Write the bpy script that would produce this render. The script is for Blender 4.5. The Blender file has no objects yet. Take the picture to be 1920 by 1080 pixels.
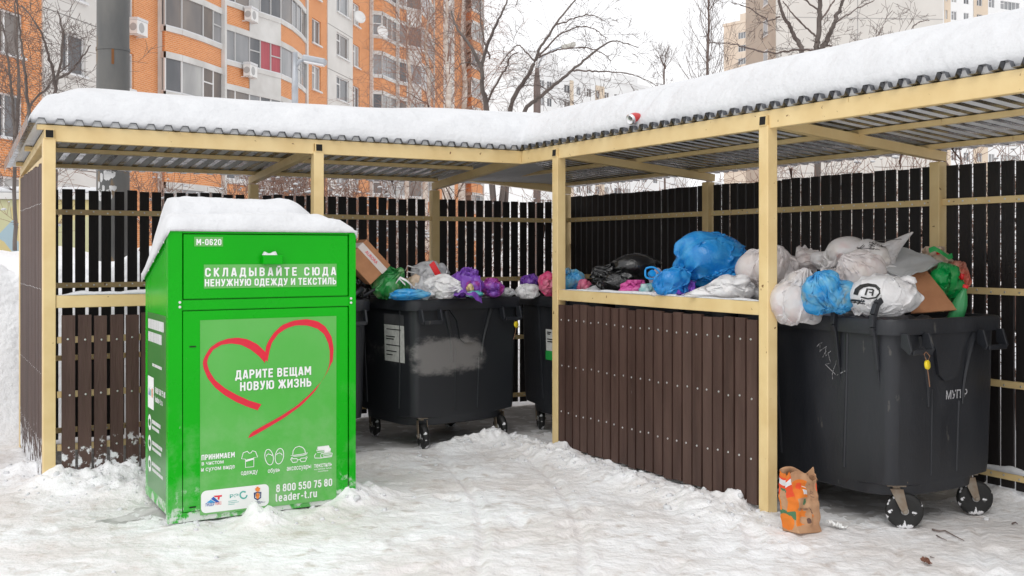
import bpy, math, random
import numpy as np
from mathutils import Vector, Matrix

# ------------------------------------------------------------------ camera, sky, sun, exposure
F = 1970.0                       # focal length in pixels of the 1920-wide photograph
HOR = 472.0                      # row of the horizon
CAMZ = 1.6
scene = bpy.context.scene
COL = scene.collection
cd = bpy.data.cameras.new('camera')
cam = bpy.data.objects.new('camera', cd)
COL.objects.link(cam)
cam.location = (0, 0, CAMZ)
cam.rotation_euler = (math.radians(90), 0, 0)
cd.sensor_width = 36.0
cd.lens = 36.0 * F / 1920.0
cd.shift_y = -(540 - HOR) / 1920.0
cd.clip_start = 0.05
cd.clip_end = 3000
scene.camera = cam

SUN_EL, SUN_AZ = math.radians(48), math.radians(205)   # azimuth measured clockwise from +Y
world = bpy.data.worlds.new('World')
scene.world = world
world.use_nodes = True
wn = world.node_tree
bg = wn.nodes['Background']
sky = wn.nodes.new('ShaderNodeTexSky')
sky.sky_type = 'NISHITA'
sky.sun_disc = False
sky.sun_elevation = SUN_EL
sky.sun_rotation = SUN_AZ
sky.air_density = 1.0
sky.dust_density = 6.0
sky.ozone_density = 1.0
hs = wn.nodes.new('ShaderNodeHueSaturation')           # overcast: the cloud deck is nearly colourless
hs.inputs['Saturation'].default_value = 0.10
gm = wn.nodes.new('ShaderNodeMix')
gm.data_type = 'RGBA'
gm.inputs[0].default_value = 0.88                      # cloud evens the sky out
gm.inputs[7].default_value = (9.3, 9.35, 9.5, 1)
wn.links.new(sky.outputs[0], hs.inputs['Color'])
wn.links.new(hs.outputs[0], gm.inputs[6])
wn.links.new(gm.outputs[2], bg.inputs['Color'])
bg.inputs['Strength'].default_value = 0.115

sl = bpy.data.lights.new('sun', 'SUN')
sun = bpy.data.objects.new('sun', sl)
COL.objects.link(sun)
sl.energy = 0.55
sl.angle = math.radians(35)
sl.color = (1.0, 0.965, 0.92)
sdir = Vector((math.sin(SUN_AZ) * math.cos(SUN_EL), math.cos(SUN_AZ) * math.cos(SUN_EL), math.sin(SUN_EL)))
sun.rotation_euler = sdir.to_track_quat('Z', 'Y').to_euler()
sun.location = (0, -5, 20)

scene.view_settings.view_transform = 'Standard'
scene.view_settings.look = 'None'
scene.view_settings.exposure = 0.27
scene.view_settings.gamma = 1.0
scene.render.engine = 'CYCLES'
scene.cycles.use_denoising = True
scene.cycles.max_bounces = 8
scene.cycles.transparent_max_bounces = 12

# ------------------------------------------------------------------ helpers
def at(px, py, D):
    return Vector(((px - 960) / F * D, D, CAMZ - (py - HOR) / F * D))

def tag(o, label, cat, group=None, kind=None):
    o['label'] = label
    if cat: o['category'] = cat
    if group: o['group'] = group
    if kind: o['kind'] = kind
    return o

def empty(name, loc=(0, 0, 0), rz=0.0):
    o = bpy.data.objects.new(name, None)
    o.empty_display_size = 0.2
    COL.objects.link(o)
    o.location = loc
    o.rotation_euler = (0, 0, rz)
    return o

def copy_tree(o, parent=None):
    c = o.copy()
    COL.objects.link(c)
    c.parent = parent
    for ch in list(o.children):
        copy_tree(ch, c)
    return c

def np_mesh(name, v, f, mats, parent=None, smooth=True, midx=None):
    me = bpy.data.meshes.new(name)
    v = np.asarray(v, dtype=np.float32)
    f = np.asarray(f, dtype=np.int32)
    k = f.shape[1]
    me.vertices.add(len(v))
    me.vertices.foreach_set('co', v.ravel())
    me.loops.add(f.size)
    me.loops.foreach_set('vertex_index', f.ravel())
    me.polygons.add(len(f))
    me.polygons.foreach_set('loop_start', np.arange(0, f.size, k, dtype=np.int32))
    me.polygons.foreach_set('use_smooth', np.full(len(f), smooth))
    for m in (mats if isinstance(mats, (list, tuple)) else [mats]):
        me.materials.append(m)
    if midx is not None:
        me.polygons.foreach_set('material_index', np.asarray(midx, dtype=np.int32))
    me.update(calc_edges=True)
    me.validate()
    o = bpy.data.objects.new(name, me)
    COL.objects.link(o)
    o.parent = parent
    return o

class MB:
    def __init__(self):
        self.v, self.f, self.m = [], [], []
    def add(self, vs, fs, m=0):
        b = len(self.v)
        self.v += [tuple(p) for p in vs]
        for f in fs:
            self.f.append([i + b for i in f])
            self.m.append(m)
        return self
    def box(self, x0, x1, y0, y1, z0, z1, m=0):
        return self.add([(x0, y0, z0), (x1, y0, z0), (x1, y1, z0), (x0, y1, z0), (x0, y0, z1), (x1, y0, z1), (x1, y1, z1), (x0, y1, z1)],
                        [(0, 3, 2, 1), (4, 5, 6, 7), (0, 1, 5, 4), (1, 2, 6, 5), (2, 3, 7, 6), (3, 0, 4, 7)], m)
    def obox(self, c, ax, ay, az, m=0):
        """box with centre c and half-axis vectors"""
        c, ax, ay, az = Vector(c), Vector(ax), Vector(ay), Vector(az)
        vs = [c + sx * ax + sy * ay + sz * az for sz in (-1, 1) for sx, sy in ((-1, -1), (1, -1), (1, 1), (-1, 1))]
        return self.add(vs, [(0, 3, 2, 1), (4, 5, 6, 7), (0, 1, 5, 4), (1, 2, 6, 5), (2, 3, 7, 6), (3, 0, 4, 7)], m)
    def beam(self, p, q, w, h, m=0, up=(0, 0, 1)):
        p, q = Vector(p), Vector(q)
        d = (q - p)
        s = d.cross(Vector(up))
        if s.length < 1e-6: s = Vector((1, 0, 0))
        s.normalize()
        u = s.cross(d).normalized()
        return self.obox((p + q) / 2, d / 2, s * w / 2, u * h / 2, m)
    def tube(self, pts, radii, sides=6, m=0, cap=True):
        pts = [Vector(p) for p in pts]
        n = len(pts)
        if not isinstance(radii, (list, tuple)): radii = [radii] * n
        ref = Vector((0.31, 0.17, 0.93))
        vs = []
        for i, p in enumerate(pts):
            t = pts[min(i + 1, n - 1)] - pts[max(i - 1, 0)]
            if t.length < 1e-9: t = Vector((0, 0, 1))
            t.normalize()
            a = t.cross(ref)
            if a.length < 1e-3: a = t.cross(Vector((1, 0, 0)))
            a.normalize()
            b = t.cross(a)
            for k in range(sides):
                an = 2 * math.pi * k / sides
                vs.append(p + (a * math.cos(an) + b * math.sin(an)) * radii[i])
        fs = []
        for i in range(n - 1):
            for k in range(sides):
                k2 = (k + 1) % sides
                fs.append((i * sides + k, i * sides + k2, (i + 1) * sides + k2, (i + 1) * sides + k))
        if cap and sides > 3:
            fs.append(tuple(range(sides - 1, -1, -1)))
            fs.append(tuple(range((n - 1) * sides, n * sides)))
        return self.add(vs, fs, m)
    def prism(self, poly, ax, ay, o, n, m=0):
        """polygon (a,b) in the plane o + a*ax + b*ay, extruded along n"""
        o, ax, ay, n = Vector(o), Vector(ax), Vector(ay), Vector(n)
        k = len(poly)
        base = [o + a * ax + b * ay for a, b in poly]
        vs = base + [p + n for p in base]
        fs = [tuple(range(k - 1, -1, -1)), tuple(range(k, 2 * k))]
        for i in range(k):
            j = (i + 1) % k
            fs.append((i, j, k + j, k + i))
        return self.add(vs, fs, m)
    def loft(self, loops, m=0, cap0=True, cap1=True):
        k = len(loops[0])
        vs = [p for l in loops for p in l]
        fs = []
        for i in range(len(loops) - 1):
            for a in range(k):
                b = (a + 1) % k
                fs.append((i * k + a, i * k + b, (i + 1) * k + b, (i + 1) * k + a))
        if cap0: fs.append(tuple(range(k - 1, -1, -1)))
        if cap1: fs.append(tuple(range((len(loops) - 1) * k, len(loops) * k)))
        return self.add(vs, fs, m)
    def lathe(self, prof, c, ax, n=20, m=0):
        """profile (r, h) around axis ax through c"""
        c, ax = Vector(c), Vector(ax).normalized()
        a = ax.cross(Vector((0, 0, 1)))
        if a.length < 1e-3: a = Vector((1, 0, 0))
        a.normalize(); b = ax.cross(a)
        loops = [[c + ax * h + (a * math.cos(2 * math.pi * k / n) + b * math.sin(2 * math.pi * k / n)) * r for k in range(n)] for r, h in prof]
        return self.loft(loops, m)
    def build(self, name, mats, parent=None, smooth=False, bevel=0):
        me = bpy.data.meshes.new(name)
        me.from_pydata(self.v, [], self.f)
        for q in (mats if isinstance(mats, (list, tuple)) else [mats]):
            me.materials.append(q)
        me.polygons.foreach_set('material_index', self.m)
        if smooth:
            me.polygons.foreach_set('use_smooth', [True] * len(self.f))
        me.update()
        o = bpy.data.objects.new(name, me)
        COL.objects.link(o)
        o.parent = parent
        if bevel:
            b = o.modifiers.new('bevel', 'BEVEL')
            b.width = bevel; b.segments = 2; b.limit_method = 'ANGLE'
        return o

def rrect(w, l, r, z, n=5, cx=0.0, cy=0.0):
    pts = []
    for sx, sy, a0 in ((1, 1, 0), (-1, 1, 90), (-1, -1, 180), (1, -1, 270)):
        for i in range(n + 1):
            a = math.radians(a0 + 90 * i / n)
            pts.append((cx + sx * (w / 2 - r) + r * math.cos(a), cy + sy * (l / 2 - r) + r * math.sin(a), z))
    return pts

# ---- numpy value noise
def _hash(i, j, k, seed):
    h = (i.astype(np.int64) * 374761393 + j.astype(np.int64) * 668265263 + k.astype(np.int64) * 2147483647 + seed * 974634777) & 0xFFFFFFFF
    h = ((h ^ (h >> 13)) * 1274126177) & 0xFFFFFFFF
    h = ((h ^ (h >> 16)) * 2246822519) & 0xFFFFFFFF
    return ((h ^ (h >> 15)) & 0xFFFFFF) / float(0xFFFFFF)

def vnoise(p, seed=0):
    p = np.asarray(p, dtype=np.float64)
    i = np.floor(p).astype(np.int64)
    f = p - i
    f = f * f * f * (f * (f * 6 - 15) + 10)
    r = 0
    for dx in (0, 1):
        wx = f[..., 0] if dx else 1 - f[..., 0]
        for dy in (0, 1):
            wy = f[..., 1] if dy else 1 - f[..., 1]
            for dz in (0, 1):
                wz = f[..., 2] if dz else 1 - f[..., 2]
                r = r + wx * wy * wz * _hash(i[..., 0] + dx, i[..., 1] + dy, i[..., 2] + dz, seed)
    return r * 2 - 1

def fbm(p, octs=4, seed=0, gain=0.5):
    p = np.asarray(p, dtype=np.float64)
    a, s, t = 1.0, 0, 0
    for o in range(octs):
        s = s + a * vnoise(p * 2.03 ** o + 17.3 * o, seed + o)
        t += a
        a *= gain
    return s / t

def ridged(p, octs=3, seed=0):
    p = np.asarray(p, dtype=np.float64)
    a, s, t = 1.0, 0, 0
    for o in range(octs):
        s = s + a * (1 - 2 * np.abs(vnoise(p * 2.1 ** o + 9.1 * o, seed + o)))
        t += a
        a *= 0.55
    return s / t

def smooth(a, b, x):
    t = np.clip((x - a) / (b - a), 0, 1)
    return t * t * (3 - 2 * t)

# ------------------------------------------------------------------ materials
def lin(r, g, b):
    f = lambda c: (c / 255 / 12.92) if c / 255 <= 0.04045 else ((c / 255 + 0.055) / 1.055) ** 2.4
    return (f(r), f(g), f(b))

MATS = {}
def mat(name, c1, c2=None, rough=0.5, metal=0.0, scale=6.0, detail=6.0, bump=0.0, bscale=None, spec=0.5, lo=0.35, hi=0.65,
        specks=None, transl=0.0, rough2=None, stretch=None, clear=0.0):
    if name in MATS: return MATS[name]
    m = bpy.data.materials.new(name)
    m.use_nodes = True
    nt = m.node_tree
    b = nt.nodes['Principled BSDF']
    N, L = nt.nodes.new, nt.links.new
    tc = N('ShaderNodeTexCoord')
    vec = tc.outputs['Object']
    if stretch:
        mp = N('ShaderNodeMapping'); mp.inputs['Scale'].default_value = stretch
        L(vec, mp.inputs['Vector']); vec = mp.outputs[0]
    no = N('ShaderNodeTexNoise'); no.inputs['Scale'].default_value = scale; no.inputs['Detail'].default_value = detail
    L(vec, no.inputs['Vector'])
    rp = N('ShaderNodeMapRange'); rp.inputs[1].default_value = lo; rp.inputs[2].default_value = hi
    L(no.outputs['Fac'], rp.inputs[0])
    mx = N('ShaderNodeMix'); mx.data_type = 'RGBA'
    mx.inputs[6].default_value = (*c1, 1); mx.inputs[7].default_value = (*(c2 or c1), 1)
    L(rp.outputs[0], mx.inputs[0])
    colr = mx.outputs[2]
    if specks:                                     # (colour, scale, threshold)
        vo = N('ShaderNodeTexNoise'); vo.inputs['Scale'].default_value = specks[1]; vo.inputs['Detail'].default_value = 8
        L(vec, vo.inputs['Vector'])
        r2 = N('ShaderNodeMapRange'); r2.inputs[1].default_value = specks[2]; r2.inputs[2].default_value = specks[2] + 0.03
        L(vo.outputs['Fac'], r2.inputs[0])
        m2 = N('ShaderNodeMix'); m2.data_type = 'RGBA'
        L(r2.outputs[0], m2.inputs[0]); L(colr, m2.inputs[6]); m2.inputs[7].default_value = (*specks[0], 1)
        colr = m2.outputs[2]
    L(colr, b.inputs['Base Color'])
    b.inputs['Metallic'].default_value = metal
    b.inputs['Roughness'].default_value = rough
    b.inputs['Specular IOR Level'].default_value = spec
    if clear: b.inputs['Coat Weight'].default_value = clear; b.inputs['Coat Roughness'].default_value = 0.08
    if rough2 is not None:
        r3 = N('ShaderNodeMapRange'); r3.inputs[3].default_value = rough; r3.inputs[4].default_value = rough2
        r3.inputs[1].default_value = lo; r3.inputs[2].default_value = hi
        L(no.outputs['Fac'], r3.inputs[0]); L(r3.outputs[0], b.inputs['Roughness'])
    if bump:
        nb = N('ShaderNodeTexNoise'); nb.inputs['Scale'].default_value = bscale or scale * 6; nb.inputs['Detail'].default_value = 5
        L(vec, nb.inputs['Vector'])
        bp = N('ShaderNodeBump'); bp.inputs['Strength'].default_value = bump; bp.inputs['Distance'].default_value = 0.02
        L(nb.outputs['Fac'], bp.inputs['Height']); L(bp.outputs[0], b.inputs['Normal'])
    if transl:
        tl = N('ShaderNodeBsdfTranslucent'); L(colr, tl.inputs['Color'])
        ms = N('ShaderNodeMixShader'); ms.inputs[0].default_value = transl
        L(b.outputs[0], ms.inputs[1]); L(tl.outputs[0], ms.inputs[2])
        L(ms.outputs[0], nt.nodes['Material Output'].inputs['Surface'])
    MATS[name] = m
    return m

def bag_mat(name, c1, c2, transl=0.25, rough=0.3, scale=3.0, c3=None, clearness=0.0):
    """thin crinkled film with the contents showing through as soft patches"""
    if name in MATS: return MATS[name]
    m = bpy.data.materials.new(name); m.use_nodes = True
    nt = m.node_tree; b = nt.nodes['Principled BSDF']; N, L = nt.nodes.new, nt.links.new
    tc = N('ShaderNodeTexCoord'); oi = N('ShaderNodeObjectInfo')
    va = N('ShaderNodeVectorMath'); va.operation = 'ADD'
    L(tc.outputs['Object'], va.inputs[0]); L(oi.outputs['Random'], va.inputs[1])
    def mixc(f, A, B):
        x = N('ShaderNodeMix'); x.data_type = 'RGBA'; L(f, x.inputs[0])
        for s, v in ((6, A), (7, B)):
            if isinstance(v, tuple): x.inputs[s].default_value = (*v, 1)
            else: L(v, x.inputs[s])
        return x.outputs[2]
    def nz(sc, lo, hi, amt=1.0, dist=.8, det=5):
        n = N('ShaderNodeTexNoise'); n.inputs['Scale'].default_value = sc; n.inputs['Detail'].default_value = det; n.inputs['Distortion'].default_value = dist
        L(va.outputs[0], n.inputs['Vector'])
        r = N('ShaderNodeMapRange'); r.inputs[1].default_value = lo; r.inputs[2].default_value = hi; r.inputs[4].default_value = amt; L(n.outputs['Fac'], r.inputs[0])
        return r.outputs[0]
    colr = mixc(nz(scale * 3, .40, .68), c1, c2)
    if c3: colr = mixc(nz(scale * 2.6, .54, .70, .55), colr, c3)
    L(colr, b.inputs['Base Color'])
    b.inputs['Roughness'].default_value = rough
    b.inputs['Specular IOR Level'].default_value = .6
    n2 = N('ShaderNodeTexVoronoi'); n2.feature = 'DISTANCE_TO_EDGE'; n2.inputs['Scale'].default_value = 15
    wv = N('ShaderNodeTexNoise'); wv.inputs['Scale'].default_value = 7; wv.inputs['Detail'].default_value = 3
    L(va.outputs[0], wv.inputs['Vector'])
    vs = N('ShaderNodeVectorMath'); vs.operation = 'SCALE'; vs.inputs['Scale'].default_value = .35; L(wv.outputs['Color'], vs.inputs[0])
    va2 = N('ShaderNodeVectorMath'); va2.operation = 'ADD'; L(va.outputs[0], va2.inputs[0]); L(vs.outputs[0], va2.inputs[1])
    L(va2.outputs[0], n2.inputs['Vector'])
    n3 = N('ShaderNodeTexNoise'); n3.inputs['Scale'].default_value = 26; n3.inputs['Detail'].default_value = 4; n3.inputs['Distortion'].default_value = 1.2
    L(va.outputs[0], n3.inputs['Vector'])
    ad = N('ShaderNodeMath'); ad.operation = 'ADD'; L(n2.outputs['Distance'], ad.inputs[0]); L(n3.outputs['Fac'], ad.inputs[1])
    bp = N('ShaderNodeBump'); bp.inputs['Strength'].default_value = 0.3; bp.inputs['Distance'].default_value = 0.012
    L(ad.outputs[0], bp.inputs['Height']); L(bp.outputs[0], b.inputs['Normal'])
    tl = N('ShaderNodeBsdfTranslucent'); L(colr, tl.inputs['Color']); L(bp.outputs[0], tl.inputs['Normal'])
    ms = N('ShaderNodeMixShader'); ms.inputs[0].default_value = transl
    L(b.outputs[0], ms.inputs[1]); L(tl.outputs[0], ms.inputs[2])
    out = ms.outputs[0]
    if clearness:
        tr = N('ShaderNodeBsdfTransparent'); m4 = N('ShaderNodeMixShader'); m4.inputs[0].default_value = clearness
        L(out, m4.inputs[1]); L(tr.outputs[0], m4.inputs[2]); out = m4.outputs[0]
    L(out, nt.nodes['Material Output'].inputs['Surface'])
    MATS[name] = m
    return m

def brick_mat(name, c1, c2, mortar, bw=0.26, bh=0.085):
    m = bpy.data.materials.new(name); m.use_nodes = True
    nt = m.node_tree; b = nt.nodes['Principled BSDF']; N, L = nt.nodes.new, nt.links.new
    tc = N('ShaderNodeTexCoord'); sp = N('ShaderNodeSeparateXYZ'); L(tc.outputs['Object'], sp.inputs[0])
    ad = N('ShaderNodeMath'); ad.operation = 'SUBTRACT'; L(sp.outputs[0], ad.inputs[0]); L(sp.outputs[1], ad.inputs[1])
    cb = N('ShaderNodeCombineXYZ'); L(ad.outputs[0], cb.inputs[0]); L(sp.outputs[2], cb.inputs[1])
    br = N('ShaderNodeTexBrick'); L(cb.outputs[0], br.inputs['Vector'])
    br.inputs['Scale'].default_value = 1.0; br.inputs['Brick Width'].default_value = bw; br.inputs['Row Height'].default_value = bh
    br.inputs['Mortar Size'].default_value = 0.008; br.inputs['Color1'].default_value = (*c1, 1); br.inputs['Color2'].default_value = (*c2, 1)
    br.inputs['Mortar'].default_value = (*mortar, 1)
    no = N('ShaderNodeTexNoise'); no.inputs['Scale'].default_value = 0.6; no.inputs['Detail'].default_value = 5
    L(tc.outputs['Object'], no.inputs['Vector'])
    mp = N('ShaderNodeMapRange'); mp.inputs[3].default_value = 0.86; mp.inputs[4].default_value = 1.1; L(no.outputs['Fac'], mp.inputs[0])
    vm = N('ShaderNodeVectorMath'); vm.operation = 'SCALE'; L(br.outputs['Color'], vm.inputs[0]); L(mp.outputs[0], vm.inputs['Scale'])
    L(vm.outputs[0], b.inputs['Base Color']); b.inputs['Roughness'].default_value = 0.85
    MATS[name] = m
    return m

def add_splash_sheen(m, z0, z1, colour, amt, scale=14, lo=.46, hi=.60, above=None):
    """salt or snow splash, on green also painted snow reflection, low on a surface: blotches thinning out with height"""
    nt = m.node_tree; b = nt.nodes['Principled BSDF']; N, L = nt.nodes.new, nt.links.new
    src = b.inputs['Base Color'].links[0].from_socket
    tc = N('ShaderNodeTexCoord'); sp = N('ShaderNodeSeparateXYZ'); L(tc.outputs['Object'], sp.inputs[0])
    r = N('ShaderNodeMapRange'); r.inputs[1].default_value = z1; r.inputs[2].default_value = z0; L(sp.outputs[2], r.inputs[0])
    n = N('ShaderNodeTexNoise'); n.inputs['Scale'].default_value = scale; n.inputs['Detail'].default_value = 9; n.inputs['Roughness'].default_value = .65
    L(tc.outputs['Object'], n.inputs['Vector'])
    ad = N('ShaderNodeMath'); ad.operation = 'MULTIPLY_ADD'; ad.inputs[1].default_value = .22; L(r.outputs[0], ad.inputs[0]); L(n.outputs['Fac'], ad.inputs[2])
    q = N('ShaderNodeMapRange'); q.inputs[1].default_value = lo + .16; q.inputs[2].default_value = hi + .16; q.inputs[4].default_value = amt; L(ad.outputs[0], q.inputs[0])
    mu = N('ShaderNodeMath'); mu.operation = 'MULTIPLY'; L(q.outputs[0], mu.inputs[0]); L(r.outputs[0], mu.inputs[1])
    mx = N('ShaderNodeMix'); mx.data_type = 'RGBA'; L(mu.outputs[0], mx.inputs[0]); L(src, mx.inputs[6]); mx.inputs[7].default_value = (*colour, 1)
    L(mx.outputs[2], b.inputs['Base Color'])
    return m

SNOW = mat('snow', (0.675, 0.683, 0.70), (0.635, 0.643, 0.66), rough=0.7, scale=5, bump=0.6, bscale=22, spec=0.25)
CREAM = mat('cream_paint', lin(228, 203, 150), lin(217, 189, 134), rough=0.42, scale=5, specks=(lin(120, 84, 48), 26, 0.70))
BROWN = mat('brown_plastic_board', (0.056, 0.027, 0.020), (0.086, 0.046, 0.035), rough=0.6, scale=13, bump=0.2, bscale=70, stretch=(1, 1, 0.15))
BROWN2 = mat('brown_board_lighter', (0.072, 0.038, 0.029), (0.098, 0.055, 0.042), rough=0.65, scale=11, bump=0.2, bscale=70, stretch=(1, 1, 0.15), specks=((.16, .13, .12), 30, .70))
BROWN3 = mat('brown_board_darker', (0.047, 0.022, 0.016), (0.072, 0.037, 0.028), rough=0.55, scale=15, bump=0.2, bscale=70, stretch=(1, 1, 0.15), specks=((.20, .19, .19), 40, .72))
BROWNS = add_splash_sheen(mat('brown_board_snow_splashed', (0.056, 0.027, 0.020), (0.086, 0.046, 0.035), rough=0.6, scale=13, bump=0.2, bscale=70, stretch=(1, 1, 0.15)), .08, .42, (.75, .76, .78), 2.0, 11, .50, .56)
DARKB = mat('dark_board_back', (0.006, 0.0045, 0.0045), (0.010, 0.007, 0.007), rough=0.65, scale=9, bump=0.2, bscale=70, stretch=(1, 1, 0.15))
STEEL = mat('screw_steel', (0.75, 0.75, 0.75), rough=0.3, metal=0.9)
GALV = mat('galvanised_sheet', (0.155, 0.16, 0.175), (0.23, 0.235, 0.25), rough=0.16, rough2=0.32, metal=0.95, scale=4, stretch=(3, 3, 3))
HOLE = mat('tube_inside', (0.006, 0.005, 0.004), rough=0.9)
BLACKP = mat('black_plastic', (0.010, 0.0115, 0.0155), (0.019, 0.021, 0.026), rough=0.38, rough2=0.6, scale=3.5, bump=0.08, bscale=60,
             specks=((0.06, 0.058, 0.055), 16, 0.70), stretch=(1, 1, .38))
RUBBER = mat('wheel_rubber', (0.007, 0.007, 0.007), (0.012, 0.012, 0.012), rough=0.6, scale=14, specks=((0.7, 0.7, 0.72), 20, 0.58))
RUSTY = mat('caster_metal', (0.28, 0.25, 0.21), (0.20, 0.14, 0.09), rough=0.55, metal=0.5, scale=16)
CARD = mat('cardboard', lin(176, 124, 88), lin(160, 110, 76), rough=0.8, scale=7, bump=0.1, bscale=60)
WHITEP = mat('white_print', (0.82, 0.83, 0.82), rough=0.5)
BARK = mat('bark', (0.095, 0.076, 0.07), (0.17, 0.145, 0.13), rough=0.9, scale=8, stretch=(1, 1, 0.3))
TWIG = mat('twig', (0.12, 0.09, 0.08), (0.18, 0.14, 0.125), rough=0.9)
REDTWIG = mat('red_twig', (0.24, 0.13, 0.10), (0.32, 0.20, 0.15), rough=0.9)
BIRCH = mat('birch_bark', (0.62, 0.57, 0.52), (0.42, 0.33, 0.27), rough=0.8, scale=3, specks=((0.05, 0.045, 0.04), 8, 0.64), stretch=(1, 1, 2))

# ------------------------------------------------------------------ lettering meshes, made while the scene is still empty
TEXTS = {}
def text_data(s):
    if s in TEXTS: return TEXTS[s]
    cu = bpy.data.curves.new('lettering', 'FONT')
    cu.body = s; cu.offset = 0.012; cu.resolution_u = 3
    ob = bpy.data.objects.new('lettering', cu)
    COL.objects.link(ob)
    dg = bpy.context.evaluated_depsgraph_get()
    me = bpy.data.meshes.new_from_object(ob.evaluated_get(dg))
    v = [tuple(x.co) for x in me.vertices]
    f = [tuple(p.vertices) for p in me.polygons]
    bpy.data.objects.remove(ob); bpy.data.curves.remove(cu); bpy.data.meshes.remove(me)
    xs = [a[0] for a in v]
    TEXTS[s] = (v, f, min(xs), max(xs))
    return TEXTS[s]

for _s in ('М-0620', 'СКЛАДЫВАЙТЕ СЮДА', 'НЕНУЖНУЮ ОДЕЖДУ И ТЕКСТИЛЬ', 'ДАРИТЕ ВЕЩАМ', 'НОВУЮ ЖИЗНЬ', 'ПРИНИМАЕМ', 'в чистом', 'и сухом виде',
           'одежду', 'обувь', 'аксессуары', 'текстиль', 'постельное бельё,', 'полотенца', '8 800 550 75 80', 'leader-t.ru', 'ЛИДЕР', 'ТЕКС', 'РЭ', 'AURORA',
           'МУП Р', 'ДОСТАВКА', 'леп', 'Т'):
    text_data(_s)

def add_text(mb, s, a0, a1, base, cap, o, ax, ay, m=0, slant=0.0):
    """lettering fitted between a0 and a1 along ax, baseline and cap height along ay"""
    v, f, x0, x1 = text_data(s)
    o, ax, ay = Vector(o), Vector(ax), Vector(ay)
    sx = (a1 - a0) / (x1 - x0)
    sy = cap / 0.727
    mb.add([o + ax * (a0 + (p[0] - x0) * sx + slant * p[1] * sy) + ay * (base + p[1] * sy) for p in v], f, m)

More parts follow.
